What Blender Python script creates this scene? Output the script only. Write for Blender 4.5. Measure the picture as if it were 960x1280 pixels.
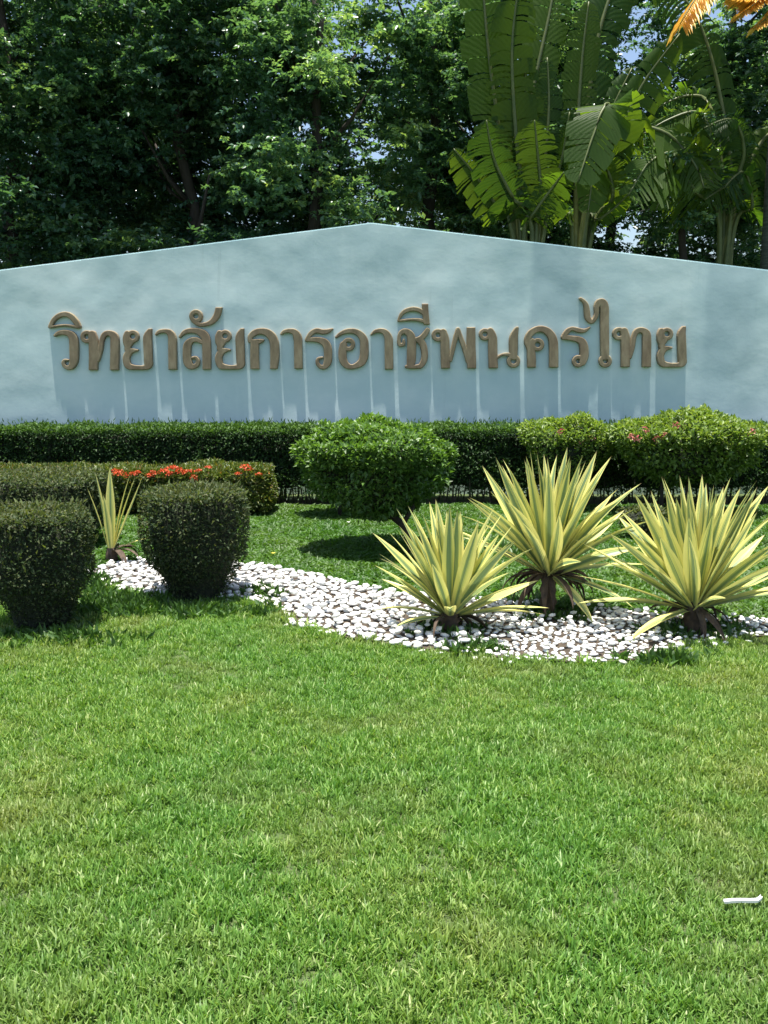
import bpy, math, random
import numpy as np
from mathutils import Vector, Matrix, noise
R = math.radians
rng = np.random.default_rng(7)
random.seed(7)
S = bpy.context.scene
for o in list(bpy.data.objects): bpy.data.objects.remove(o)

# ------------------------------------------------------------------ camera
EYE = 1.5; FPX = 1150.0; PITCH = math.atan(190 / FPX)
cd = bpy.data.cameras.new('camera'); cam = bpy.data.objects.new('camera', cd)
S.collection.objects.link(cam); S.camera = cam
cam.location = (0, 0, EYE); cam.rotation_euler = (math.pi / 2 - PITCH, 0, 0)
cd.sensor_fit = 'VERTICAL'; cd.sensor_height = 36; cd.lens = FPX / 1280 * 36
cd.clip_start = 0.05; cd.clip_end = 1500

# ------------------------------------------------------------------ light
SUN = Vector((-0.035, -0.054, 1)).normalized()          # almost overhead, a little to the front left
el = math.asin(SUN.z); az = math.atan2(SUN.x, SUN.y)
W = bpy.data.worlds.new('World'); S.world = W; W.use_nodes = True
wn = W.node_tree.nodes; wl = W.node_tree.links
sky = wn.new('ShaderNodeTexSky'); sky.sky_type = 'NISHITA'; sky.sun_disc = False
sky.sun_elevation = el; sky.sun_rotation = az; sky.dust_density = 2.0; sky.air_density = 1.0
wl.new(sky.outputs[0], wn['Background'].inputs[0]); wn['Background'].inputs[1].default_value = 0.10
sd = bpy.data.lights.new('sun', 'SUN'); sd.energy = 5.0; sd.angle = R(0.5); sd.color = (1, 0.95, 0.86)
so = bpy.data.objects.new('sun', sd); S.collection.objects.link(so)
so.rotation_euler = SUN.to_track_quat('Z', 'Y').to_euler(); so.location = (0, 0, 30)
S.view_settings.view_transform = 'Standard'; S.view_settings.look = 'None'
S.view_settings.gamma = 1; S.view_settings.use_curve_mapping = False
S.view_settings.exposure = 1.05
S.cycles.max_bounces = 8; S.cycles.diffuse_bounces = 3; S.cycles.transmission_bounces = 4

# ------------------------------------------------------------------ helpers
def ray(x, y):
    u = (x - 480) / FPX; v = (640 - y) / FPX
    c, s = math.cos(PITCH), math.sin(PITCH)
    return Vector((u, c + v * s, -s + v * c))
def ground(x, y, z=0.0):                                  # where a sight line meets the height z
    d = ray(x, y); t = (z - EYE) / d.z
    return Vector((d.x * t, d.y * t, z))
def at(x, y, Y):                                          # where it meets the upright plane at distance Y
    d = ray(x, y); t = Y / d.y
    return Vector((d.x * t, Y, EYE + d.z * t))
def link(o, parent=None):
    S.collection.objects.link(o)
    if parent: o.parent = parent
    return o
def tag(o, label=None, cat=None, group=None, kind=None):
    for k, v in (('label', label), ('category', cat), ('group', group), ('kind', kind)):
        if v: o[k] = v
    return o
def empty(name, loc, rz=0.0):
    o = bpy.data.objects.new(name, None); o.location = loc; o.rotation_euler = (0, 0, rz); o.empty_display_size = .1
    return link(o)
def mesh(name, verts, faces, mat, smooth=False, tone=None, uv=None):
    me = bpy.data.meshes.new(name)
    verts = np.asarray(verts, dtype=np.float32)
    if isinstance(faces, np.ndarray):
        n = faces.shape[0]; k = faces.shape[1]
        me.vertices.add(len(verts)); me.vertices.foreach_set('co', verts.ravel())
        me.loops.add(n * k); me.loops.foreach_set('vertex_index', faces.astype(np.int32).ravel())
        me.polygons.add(n); me.polygons.foreach_set('loop_start', np.arange(0, n * k, k, dtype=np.int32))
        me.update(calc_edges=True)
    else:
        me.from_pydata([tuple(map(float, v)) for v in verts], [], faces)
    if smooth: me.polygons.foreach_set('use_smooth', np.ones(len(me.polygons), dtype=bool))
    if tone is not None:
        a = me.attributes.new('tone', 'FLOAT', 'POINT'); a.data.foreach_set('value', np.asarray(tone, dtype=np.float32))
    if uv is not None:
        a = me.attributes.new('cross', 'FLOAT', 'POINT'); a.data.foreach_set('value', np.asarray(uv[0], dtype=np.float32))
        a = me.attributes.new('along', 'FLOAT', 'POINT'); a.data.foreach_set('value', np.asarray(uv[1], dtype=np.float32))
    me.materials.append(mat); me.update()
    return me
def obj(name, me, parent=None, loc=None):
    o = bpy.data.objects.new(name, me)
    if loc is not None: o.location = loc
    return link(o, parent)
def tube(pts, radii, n=8, cap=True):
    V = []; F = []
    pts = [Vector(p) for p in pts]
    for i, p in enumerate(pts):
        d = (pts[min(i + 1, len(pts) - 1)] - pts[max(i - 1, 0)]).normalized()
        a = d.orthogonal().normalized() if abs(d.z) < .9 else Vector((1, 0, 0)); a = (a - d * a.dot(d)).normalized(); b = d.cross(a)
        for k in range(n):
            t = 2 * math.pi * k / n; V.append(p + (a * math.cos(t) + b * math.sin(t)) * radii[i])
    for i in range(len(pts) - 1):
        for k in range(n):
            k2 = (k + 1) % n; F.append((i * n + k, i * n + k2, (i + 1) * n + k2, (i + 1) * n + k))
    if cap: F.append(tuple(range(n))[::-1]); F.append(tuple((len(pts) - 1) * n + k for k in range(n)))
    return V, F
def merge(parts):
    V = []; F = []
    for v, f in parts:
        b = len(V); V += list(v); F += [tuple(i + b for i in q) for q in f]
    return V, F

# ------------------------------------------------------------------ materials
class N:
    def __init__(s, name):
        s.m = bpy.data.materials.new(name); s.m.use_nodes = True; s.t = s.m.node_tree; s.b = s.t.nodes['Principled BSDF']; s.out = s.t.nodes['Material Output']
    def n(s, t, **kw):
        x = s.t.nodes.new(t)
        for k, v in kw.items():
            if k in x.inputs.keys(): x.inputs[k].default_value = v
            else: setattr(x, k, v)
        return x
    def l(s, a, b): s.t.links.new(a, b)
    def ramp(s, fac, stops):
        r = s.n('ShaderNodeValToRGB'); e = r.color_ramp.elements
        while len(e) < len(stops): e.new(.5)
        for q, (p, c) in zip(e, stops): q.position = p; q.color = (*c, 1)
        s.l(fac, r.inputs[0]); return r.outputs[0]
    def noise(s, scale, detail=3, rough=.55, vec=None, stretch=None):
        x = s.n('ShaderNodeTexNoise'); x.inputs['Scale'].default_value = scale; x.inputs['Detail'].default_value = detail; x.inputs['Roughness'].default_value = rough
        if vec is None:
            g = s.n('ShaderNodeNewGeometry'); vec = g.outputs['Position']
        if stretch:
            mp = s.n('ShaderNodeMapping'); mp.inputs['Scale'].default_value = stretch; s.l(vec, mp.inputs[0]); vec = mp.outputs[0]
        s.l(vec, x.inputs['Vector']); return x.outputs['Fac']
    def mix(s, fac, a, b, mode='MIX'):
        x = s.n('ShaderNodeMix'); x.data_type = 'RGBA'; x.blend_type = mode
        for v, i in ((fac, 0), (a, 6), (b, 7)):
            if isinstance(v, bpy.types.NodeSocket): s.l(v, x.inputs[i])
            else: x.inputs[i].default_value = v if i == 0 else (*v, 1)
        return x.outputs[2]
    def math(s, op, a, b=0.0, c=None):
        x = s.n('ShaderNodeMath'); x.operation = op
        for i, v in enumerate((a, b) if c is None else (a, b, c)):
            if isinstance(v, bpy.types.NodeSocket): s.l(v, x.inputs[i])
            else: x.inputs[i].default_value = v
        return x.outputs[0]
    def attr(s, name):
        x = s.n('ShaderNodeAttribute'); x.attribute_name = name; return x.outputs['Fac']
    def bump(s, h, strength, dist):
        x = s.n('ShaderNodeBump'); x.inputs['Strength'].default_value = strength; x.inputs['Distance'].default_value = dist
        s.l(h, x.inputs['Height']); s.l(x.outputs[0], s.b.inputs['Normal']); return x
def leaf_mat(name, stops, trans=.35, rough=.45, spec=.5, patch=None, glow=(1.5, 1.5, .6)):
    m = N(name); c = m.ramp(m.attr('tone'), stops)
    if patch:
        c = m.mix(m.ramp(m.noise(patch[0], 4), [(.35, (0, 0, 0)), (.65, (1, 1, 1))]), c, m.mix(1.0, c, patch[1], 'MULTIPLY'))
    m.l(c, m.b.inputs['Base Color']); m.b.inputs['Roughness'].default_value = rough; m.b.inputs['Specular IOR Level'].default_value = spec
    tr = m.n('ShaderNodeBsdfTranslucent'); m.l(m.mix(1.0, c, glow, 'MULTIPLY'), tr.inputs[0])
    x = m.n('ShaderNodeMixShader'); x.inputs[0].default_value = trans
    m.l(m.b.outputs[0], x.inputs[1]); m.l(tr.outputs[0], x.inputs[2]); m.l(x.outputs[0], m.out.inputs[0])
    return m.m
def simple(name, c1, c2, scale, rough=.8, bump=.3, dist=.01, stretch=None):
    m = N(name); f = m.noise(scale, 5, .6, stretch=stretch)
    m.l(m.ramp(f, [(.3, c1), (.7, c2)]), m.b.inputs['Base Color']); m.b.inputs['Roughness'].default_value = rough
    if bump: m.bump(f, bump, dist)
    return m.m

M = {}
# painted render: pale blue grey, rain stains, patched paint, painted-in shade bands at right
m = N('wall_paint'); g = m.n('ShaderNodeNewGeometry'); sp = m.n('ShaderNodeSeparateXYZ'); m.l(g.outputs['Position'], sp.inputs[0])
cl = m.noise(1.1, 5, .6, stretch=(1, 1, 1.6)); st = m.noise(1.0, 4, .65, stretch=(9, .2, .25)); shade_noise = m.noise(1.0, 2, .5, stretch=(1.6, .2, .1))
c = m.ramp(cl, [(.3, (.49, .635, .655)), (.5, (.54, .68, .69)), (.72, (.65, .765, .765))])
msk = m.ramp(m.noise(.7, 3, .6), [(.45, (0, 0, 0)), (.62, (1, 1, 1))])
c = m.mix(m.math('MULTIPLY', m.math('MULTIPLY', m.ramp(st, [(.5, (0, 0, 0)), (.72, (1, 1, 1))]), msk), .35), c, (.64, .77, .77))
c = m.mix(m.math('MULTIPLY', m.ramp(m.noise(2.6, 6, .68, stretch=(1, 1, 1.5)), [(.48, (0, 0, 0)), (.70, (1, 1, 1))]), .35), c, (.66, .78, .77))
gr = m.noise(1.0, 6, .75, stretch=(17, .2, .9)); gm = m.ramp(m.noise(1.3, 3, .6), [(.52, (0, 0, 0)), (.66, (1, 1, 1))]); c = m.mix(m.math('MULTIPLY', m.math('MULTIPLY', m.ramp(gr, [(.55, (0, 0, 0)), (.72, (1, 1, 1))]), gm), .4), c, (.33, .44, .43))
right = m.ramp(m.math('MULTIPLY', sp.outputs[0], .25), [(.2, (0, 0, 0)), (.32, (1, 1, 1))])
shade_band = m.math('MULTIPLY', m.ramp(shade_noise, [(.42, (0, 0, 0)), (.58, (1, 1, 1))]), m.math('MULTIPLY', right, .30))  # soft upright bands of shade put into the colour at the right
c = m.mix(shade_band, c, (.37, .53, .58))
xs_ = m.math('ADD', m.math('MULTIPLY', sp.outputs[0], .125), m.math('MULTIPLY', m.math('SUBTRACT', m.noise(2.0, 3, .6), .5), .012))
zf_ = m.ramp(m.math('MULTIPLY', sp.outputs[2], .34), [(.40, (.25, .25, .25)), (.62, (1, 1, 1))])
placed_shade = m.ramp(xs_, [(0, (0, 0, 0)), (.196, (0, 0, 0)), (.204, (.85, .85, .85)), (.262, (.75, .75, .75)), (.275, (0, 0, 0)), (.436, (0, 0, 0)), (.444, (.8, .8, .8)), (.50, (.8, .8, .8)), (.525, (0, 0, 0))])  # cast shade painted as upright bands at set places along the wall
c = m.mix(m.math('MULTIPLY', m.math('MULTIPLY', placed_shade, zf_), .8), c, (.36, .49, .53))
m.l(c, m.b.inputs['Base Color']); m.b.inputs['Roughness'].default_value = .6; m.b.inputs['Specular IOR Level'].default_value = .3
hb = m.math('ADD', m.math('MULTIPLY', m.noise(1.0, 2, .5), 1.3), m.math('ADD', m.math('MULTIPLY', m.noise(90, 3, .6), .008), m.math('MULTIPLY', m.noise(5, 4, .55), .10)))
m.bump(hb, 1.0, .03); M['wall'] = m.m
M['cap'] = simple('wall_top_paint', (.62, .72, .74), (.75, .8, .8), 6, .7, .2)
# sign letters: brown stained, weathered
m = N('letter_paint'); f = m.noise(14, 6, .65, stretch=(1, 1, .35)); f2 = m.noise(3.0, 2)
c = m.ramp(f, [(.28, (.15, .115, .065)), (.5, (.25, .20, .12)), (.72, (.36, .30, .19))])
c = m.mix(m.ramp(f2, [(.4, (0, 0, 0)), (.65, (1, 1, 1))]), c, m.mix(.3, c, (.20, .12, .08)))
m.l(c, m.b.inputs['Base Color']); m.b.inputs['Roughness'].default_value = .75; m.bump(f, .5, .004); M['letter'] = m.m

M['soil'] = simple('soil', (.035, .026, .018), (.08, .06, .04), 25, .95, .6, .02)
M['bark'] = simple('bark', (.02, .016, .012), (.055, .045, .035), 12, .9, .8, .03, stretch=(1, 1, .25))
M['palm_bark'] = simple('palm_bark', (.025, .035, .022), (.07, .085, .06), 8, .85, .5, .02, stretch=(.4, .4, 6))
M['twig'] = simple('twig_wood', (.03, .024, .017), (.10, .08, .06), 30, .9, .5, .005)
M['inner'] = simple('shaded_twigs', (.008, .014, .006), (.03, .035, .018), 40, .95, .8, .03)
M['dead'] = simple('dead_leaf', (.025, .016, .011), (.12, .08, .05), 18, .8, .5, .006)
M['pebble'] = None
m = N('white_stone'); oi = m.n('ShaderNodeObjectInfo'); f = m.noise(22, 4, .6); rn = m.math('FRACT', m.math('ADD', oi.outputs['Random'], m.attr('tone')))
c = m.ramp(f, [(.3, (.66, .67, .64)), (.6, (.84, .84, .81))])
c = m.mix(m.ramp(rn, [(.75, (0, 0, 0)), (1, (.7, .7, .7))]), c, (.50, .48, .40))
m.l(c, m.b.inputs['Base Color']); m.b.inputs['Roughness'].default_value = .55; m.bump(f, .3, .004); M['pebble'] = m.m

# lawn sheet
m = N('lawn_soil'); f = m.noise(2.2, 6, .65); f2 = m.noise(60, 4, .7)
c = m.ramp(f, [(.35, (.035, .075, .02)), (.55, (.06, .11, .028)), (.72, (.12, .115, .05))])
c = m.mix(m.ramp(f2, [(.35, (0, 0, 0)), (.7, (1, 1, 1))]), c, m.mix(.5, c, (.14, .13, .06)))
m.l(c, m.b.inputs['Base Color']); m.b.inputs['Roughness'].default_value = .95; m.bump(f2, .6, .02); M['lawn'] = m.m

def grass_mat(name, stops, dry):
    m = N(name); oi = m.n('ShaderNodeObjectInfo'); c = m.ramp(m.math('ADD', m.math('MULTIPLY', m.attr('tone'), .75), m.math('MULTIPLY', oi.outputs['Random'], .28)), stops)
    p = m.ramp(m.noise(1.3, 5, .62), [(.48, (0, 0, 0)), (.66, (1, 1, 1))])
    c = m.mix(m.math('MULTIPLY', p, dry), c, m.mix(.55, c, (.30, .26, .11)))
    p2 = m.ramp(m.noise(.8, 4, .6, stretch=(1.1, .9, 1)), [(.40, (1, 1, 1)), (.58, (0, 0, 0))])
    c = m.mix(m.math('MULTIPLY', p2, .55), c, m.mix(1.0, c, (.55, .85, .75), 'MULTIPLY'))
    m.l(c, m.b.inputs['Base Color']); m.b.inputs['Roughness'].default_value = .5; m.b.inputs['Specular IOR Level'].default_value = .4
    tr = m.n('ShaderNodeBsdfTranslucent'); m.l(m.mix(1.0, c, (1.5, 1.5, .7), 'MULTIPLY'), tr.inputs[0])
    x = m.n('ShaderNodeMixShader'); x.inputs[0].default_value = .35
    m.l(m.b.outputs[0], x.inputs[1]); m.l(tr.outputs[0], x.inputs[2]); m.l(x.outputs[0], m.out.inputs[0]); return m.m
M['grass'] = grass_mat('grass_blades', [(0, (.045, .13, .018)), (.5, (.145, .275, .045)), (.78, (.28, .40, .095)), (1, (.46, .50, .24))], .7)
M['cover'] = grass_mat('ground_cover_leaves', [(0, (.035, .085, .016)), (.6, (.085, .185, .03)), (1, (.18, .30, .06))], .15)
M['hedge'] = leaf_mat('hedge_leaves', [(0, (.015, .04, .012)), (.6, (.035, .085, .018)), (1, (.10, .20, .035))], .25, .55, .3)
M['bush'] = leaf_mat('bush_leaves', [(0, (.035, .08, .018)), (.5, (.08, .17, .03)), (1, (.17, .30, .06))], .35)
M['bushy'] = leaf_mat('yellowish_bush_leaves', [(0, (.05, .10, .02)), (.5, (.14, .23, .04)), (1, (.26, .34, .08))], .35)
M['topiary'] = leaf_mat('clipped_shrub_leaves', [(0, (.03, .05, .02)), (.4, (.055, .09, .035)), (.7, (.10, .11, .052)), (1, (.15, .20, .065))], .3, .6, .25)
M['ixora'] = leaf_mat('ixora_leaves', [(0, (.04, .07, .015)), (.5, (.09, .14, .025)), (.8, (.17, .18, .04)), (1, (.22, .10, .03))], .3)
M['petal'] = leaf_mat('orange_red_petals', [(0, (.65, .06, .02)), (1, (.85, .18, .06))], .3, glow=(1, 1, 1))
M['pink'] = leaf_mat('pink_petals', [(0, (.6, .14, .14)), (1, (.75, .32, .28))], .3, glow=(1, 1, 1))
M['tree'] = leaf_mat('tree_leaves', [(0, (.03, .075, .05)), (.6, (.06, .145, .09)), (1, (.19, .31, .14))], .45, .32, .6, glow=(1.6, 1.5, .5))
M['tree_light'] = leaf_mat('light_tree_leaves', [(0, (.045, .11, .07)), (.6, (.115, .235, .14)), (1, (.30, .44, .20))], .45, .32, .6, glow=(1.6, 1.5, .5))
M['weed'] = leaf_mat('weed_leaves', [(0, (.03, .08, .015)), (1, (.09, .19, .035))], .3)

# variegated sword leaves
m = N('variegated_leaf'); oi = m.n('ShaderNodeObjectInfo'); cr = m.attr('cross'); al = m.attr('along')
cx = m.n('ShaderNodeCombineXYZ'); m.l(m.math('MULTIPLY', cr, 8.0), cx.inputs[0]); m.l(m.math('MULTIPLY', al, .35), cx.inputs[1]); m.l(m.math('MULTIPLY', oi.outputs['Random'], 60.0), cx.inputs[2])
sn = m.n('ShaderNodeTexNoise'); sn.inputs['Scale'].default_value = 1.4; sn.inputs['Detail'].default_value = 3; m.l(cx.outputs[0], sn.inputs['Vector'])
ed = m.math('ABSOLUTE', cr)
v = m.math('ADD', ed, m.math('MULTIPLY', m.math('SUBTRACT', sn.outputs['Fac'], .5), 1.7)); v = m.math('ADD', v, m.math('MULTIPLY', m.math('SUBTRACT', oi.outputs['Random'], .5), .25))
c = m.ramp(v, [(.08, (.15, .23, .11)), (.30, (.24, .32, .13)), (.42, (.52, .55, .15)), (.66, (.76, .71, .24))])
c = m.mix(m.ramp(al, [(.0, (.8, .8, .8)), (.12, (0, 0, 0))]), c, (.50, .52, .22))
c = m.mix(m.ramp(al, [(.965, (0, 0, 0)), (1, (1, 1, 1))]), c, (.16, .09, .05))
m.l(c, m.b.inputs['Base Color']); m.b.inputs['Roughness'].default_value = .42
tr = m.n('ShaderNodeBsdfTranslucent'); m.l(c, tr.inputs[0]); x = m.n('ShaderNodeMixShader'); x.inputs[0].default_value = .22
m.l(m.b.outputs[0], x.inputs[1]); m.l(tr.outputs[0], x.inputs[2]); m.l(x.outputs[0], m.out.inputs[0]); M['sword'] = m.m

# big banana-like leaves: ribbed, translucent
m = N('paddle_leaf'); al = m.attr('along'); cr = m.attr('cross'); oi = m.n('ShaderNodeObjectInfo')
rib = m.math('SINE', m.math('MULTIPLY', m.math('ADD', al, m.math('MULTIPLY', m.math('ABSOLUTE', cr), -.09)), 260.0))
c = m.mix(m.ramp(oi.outputs['Random'], [(0, (0, 0, 0)), (1, (1, 1, 1))]), (.022, .065, .015), (.075, .14, .02))
c = m.mix(m.math('MULTIPLY', m.math('GREATER_THAN', rib, .2), .2), c, (.07, .13, .025))
edn = m.math('ADD', m.math('ABSOLUTE', cr), m.math('MULTIPLY', m.math('SUBTRACT', m.noise(5, 4, .7), .5), .9)); c = m.mix(m.math('MULTIPLY', m.ramp(edn, [(1.0, (0, 0, 0)), (1.1, (1, 1, 1))]), .6), c, (.12, .10, .035))
m.l(c, m.b.inputs['Base Color']); m.b.inputs['Roughness'].default_value = .5; m.b.inputs['Specular IOR Level'].default_value = .25
m.bump(rib, .25, .003)
tr = m.n('ShaderNodeBsdfTranslucent'); m.l(m.mix(1.0, c, (2.8, 2.3, .55), 'MULTIPLY'), tr.inputs[0]); x = m.n('ShaderNodeMixShader'); x.inputs[0].default_value = .58
m.l(m.b.outputs[0], x.inputs[1]); m.l(tr.outputs[0], x.inputs[2]); m.l(x.outputs[0], m.out.inputs[0]); M['paddle'] = m.m
M['midrib'] = simple('midrib', (.05, .08, .02), (.11, .13, .035), 10, .5, .1)
M['frond_dry'] = leaf_mat('dry_palm_frond', [(0, (.55, .30, .05)), (1, (.85, .60, .15))], .4, glow=(1.1, 1, .7))
M['frond'] = leaf_mat('palm_frond', [(0, (.035, .07, .02)), (1, (.08, .13, .03))], .35)
M['white_plastic'] = simple('white_plastic', (.75, .75, .72), (.82, .82, .8), 20, .4, 0)
M['yellow'] = simple('yellow_petal', (.8, .6, .05), (.85, .7, .08), 50, .6, 0)

# ------------------------------------------------------------------ leaf clouds
def leaves(P, D, UP, L, Wd, fold=.25):
    """P base points, D directions, UP approx normals, L lengths, Wd widths -> verts, faces (two tris folded on the midrib)"""
    n = len(P); D = D / np.linalg.norm(D, axis=1, keepdims=True)
    Sd = np.cross(D, UP); Sd /= np.linalg.norm(Sd, axis=1, keepdims=True) + 1e-9
    Nn = np.cross(Sd, D); L = L[:, None]; Wd = Wd[:, None]
    a = P; b = P + D * L * .45 + Sd * Wd * .5 + Nn * Wd * fold; c = P + D * L - Nn * L * .12; d = P + D * L * .45 - Sd * Wd * .5 + Nn * Wd * fold
    V = np.stack([a, b, c, d], 1).reshape(-1, 3); i = np.arange(n)[:, None] * 4
    F = np.stack([np.hstack([i, i + 1, i + 2]), np.hstack([i, i + 2, i + 3])], 1).reshape(-1, 3)
    return V, F
def rnd_unit(n):
    v = rng.normal(size=(n, 3)); return v / np.linalg.norm(v, axis=1, keepdims=True)
def shell_leaves(P, Nrm, size, aspect=.55, up=.5, spread=.9, tone_fn=None):
    n = len(P); D = Nrm * .6 + rnd_unit(n) * spread + np.array([0, 0, up]); UP = Nrm * .4 + np.array([0, 0, .8]) + rnd_unit(n) * .5
    L = size * rng.uniform(.6, 1.3, n); V, F = leaves(P, D, UP, L, L * aspect * rng.uniform(.8, 1.2, n))
    t = rng.beta(2, 2.2, n) if tone_fn is None else tone_fn(P)
    return V, F, np.repeat(t, 4)
def wob(P, s, amp, seed=0.0):
    return np.array([noise.noise(Vector((p[0] * s + seed, p[1] * s, p[2] * s))) for p in P]) * amp

# ------------------------------------------------------------------ ground
gx = np.concatenate([np.array([-600, -200, -60, -25]), np.linspace(-12, 12, 61), np.array([25, 60, 200, 600])])
gy = np.concatenate([np.array([-600, -150, -40, -10]), np.linspace(-2, 12, 48), np.array([16, 24, 50, 150, 700])])
def gz(x, y):
    if abs(x) > 12 or y < -2 or y > 12: return 0.0
    return .012 * noise.noise(Vector((x * .8, y * .8, 3.1)))
V = [(x, y, gz(x, y)) for y in gy for x in gx]; nx = len(gx)
F = [(j * nx + i, j * nx + i + 1, (j + 1) * nx + i + 1, (j + 1) * nx + i) for j in range(len(gy) - 1) for i in range(nx - 1)]
g_o = obj('ground', mesh('ground', V, F, M['lawn'], True)); tag(g_o, kind='structure')

# pebble bed outline on the ground
up_px = [(108, 716), (135, 708), (165, 704), (205, 704), (250, 706), (300, 707), (340, 711), (400, 722), (450, 734), (500, 744), (560, 746), (640, 754), (700, 758), (770, 764), (850, 772), (960, 776), (1060, 772)]
lo_px = [(1060, 800), (960, 797), (900, 803), (850, 812), (810, 826), (740, 832), (650, 827), (580, 820), (520, 813), (450, 802), (395, 793), (365, 783), (352, 765), (320, 755), (290, 750), (240, 750), (190, 748), (150, 741), (120, 728)]
bed = [ground(*p) for p in up_px + lo_px]
bx = np.array([p.x for p in bed]); by = np.array([p.y for p in bed])
def inside(x, y, grow=0.0):
    x = np.asarray(x); y = np.asarray(y); r = np.zeros(x.shape, bool); n = len(bx); j = n - 1
    for i in range(n):
        c = ((by[i] > y) != (by[j] > y)) & (x < (bx[j] - bx[i]) * (y - by[i]) / (by[j] - by[i] + 1e-12) + bx[i]); r ^= c; j = i
    return r
def bed_dist(x, y):
    d = np.full(np.shape(x), 9.0); n = len(bx)
    for i in range(n):
        ax, ay, cx_, cy_ = bx[i], by[i], bx[(i + 1) % n], by[(i + 1) % n]
        t = np.clip(((x - ax) * (cx_ - ax) + (y - ay) * (cy_ - ay)) / ((cx_ - ax) ** 2 + (cy_ - ay) ** 2), 0, 1)
        d = np.minimum(d, np.hypot(x - ax - t * (cx_ - ax), y - ay - t * (cy_ - ay)))
    return d
bme = mesh('pebble_bed', [(p.x, p.y, .014) for p in bed], [tuple(range(len(bed)))[::-1]], M['soil'])
bed_o = obj('pebble_bed', bme); tag(bed_o, kind='structure')
# stones: ellipsoid variants
import bmesh
stone_me = []
for k in range(8):
    bm = bmesh.new(); bmesh.ops.create_icosphere(bm, subdivisions=1, radius=1)
    sx, sy, sz = random.uniform(.9, 1.25), random.uniform(.65, .9), random.uniform(.32, .5)
    for v in bm.verts:
        q = 1 + .22 * noise.noise(v.co * 1.3 + Vector((k * 5, 0, 0))); v.co = Vector((v.co.x * sx, v.co.y * sy, v.co.z * sz)) * q
    me = bpy.data.meshes.new('pebble'); bm.to_mesh(me); bm.free(); me.polygons.foreach_set('use_smooth', np.ones(len(me.polygons), bool))
    a = me.attributes.new('tone', 'FLOAT', 'POINT'); a.data.foreach_set('value', np.zeros(len(me.vertices), np.float32))
    me.materials.append(M['pebble']); stone_me.append(me)
pts = []
cell = {}
bare = [(ground(*q), w) for q, w in (((563, 790), .2), ((684, 768), .26), ((868, 790), .28), ((610, 800), .12), ((760, 775), .12))]
def try_stone(x, y, r, z, k=.78):
    for q, w in bare:
        if random.random() < 1.25 - math.hypot(x - q.x, (y - q.y) * 1.3) / w: return False
    ci, cj = int(x // .1), int(y // .1)
    for a in range(ci - 1, ci + 2):
        for b in range(cj - 1, cj + 2):
            for (qx, qy, qr, qz) in cell.get((a, b, z > .04), []):
                if (qx - x) ** 2 + (qy - y) ** 2 < ((qr + r) * k) ** 2: return False
    cell.setdefault((ci, cj, z > .04), []).append((x, y, r, z)); pts.append((x, y, r, z)); return True
for it in range(30000):
    x = random.uniform(bx.min(), bx.max()); y = random.uniform(by.min(), by.max())
    big = x < .55
    r = random.uniform(.024, .042) if big else random.uniform(.015, .029)
    if it > 14000: r *= .75
    if inside(x, y): try_stone(x, y, r, .012 + r * .35)
for it in range(3500):                                     # a loose second layer
    x = random.uniform(bx.min(), bx.max()); y = random.uniform(by.min(), by.max()); r = random.uniform(.024, .038) * (1 if x < .55 else .75)
    if inside(x, y) and bed_dist(x, y) > .07: try_stone(x, y, r, .045 + r * .35, 1.25)
for it in range(60):                                       # strays on the lawn edge
    k = random.randrange(len(up_px), len(bed) - 1); p = bed[k].lerp(bed[k + 1], random.random()); try_stone(p.x + random.uniform(-.05, .05), p.y - random.uniform(0, .06), random.uniform(.018, .03), .012)
def vis(p):                                                # nearest in view first
    px = 480 + FPX * p[0] / p[1]
    return p[2] / p[1] * (1 if -10 < px < 970 else .01)
pts.sort(key=vis, reverse=True)
BV, BF, BT = [], [], []
tv = [np.array([v.co[:] for v in me.vertices]) for me in stone_me]; tf = [np.array([p.vertices[:] for p in me.polygons]) for me in stone_me]; off = 0
for i, (x, y, r, z) in enumerate(pts):
    k = random.randrange(8); rz = random.uniform(0, 6.28); rx = random.uniform(-.3, .3); ry = random.uniform(-.3, .3)
    if i < 300:
        o = obj('pebble', stone_me[k], bed_o, (x, y, z)); o.rotation_euler = (rx, ry, rz); o.scale = (r, r, r)
    else:
        mt = np.array(Matrix.Rotation(rz, 3, 'Z') @ Matrix.Rotation(ry, 3, 'Y') @ Matrix.Rotation(rx, 3, 'X'))
        BV.append(tv[k] @ mt.T * r + np.array([x, y, z])); BF.append(tf[k] + off); off += len(tv[k]); BT.append(np.full(len(tv[k]), random.random()))
o = obj('loose_pebbles', mesh('loose_pebbles', np.concatenate(BV), np.concatenate(BF), M['pebble'], True, np.concatenate(BT)), bed_o); tag(o, kind='stuff')
print('stones', len(pts))

# ------------------------------------------------------------------ the wall
WY = 10.3
pk = at(464, 278, WY); l0 = at(0, 337, WY); r0 = at(960, 337, WY)
sl = (pk.z - l0.z) / (pk.x - l0.x); sr = (pk.z - r0.z) / (r0.x - pk.x)
XL, XR = -6.6, 6.6; TH = .22
zl = pk.z - sl * (pk.x - XL); zr = pk.z - sr * (XR - pk.x)
wall = empty('sign_wall', (0, WY, 0)); tag(wall, 'pale blue painted garden wall with a low gable top and brown Thai letters', 'wall')
prof = [(XL, 0), (XR, 0), (XR, zr), (pk.x, pk.z), (XL, zl)]
V = [(x, 0, z) for x, z in prof] + [(x, TH, z) for x, z in prof]
F = [(0, 1, 2, 3, 4), (9, 8, 7, 6, 5)] + [(i, i + 5, (i + 1) % 5 + 5, (i + 1) % 5) for i in range(5)]
bm = bmesh.new(); bv = [bm.verts.new(v) for v in V]; [bm.faces.new([bv[i] for i in f]) for f in F]
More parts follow.
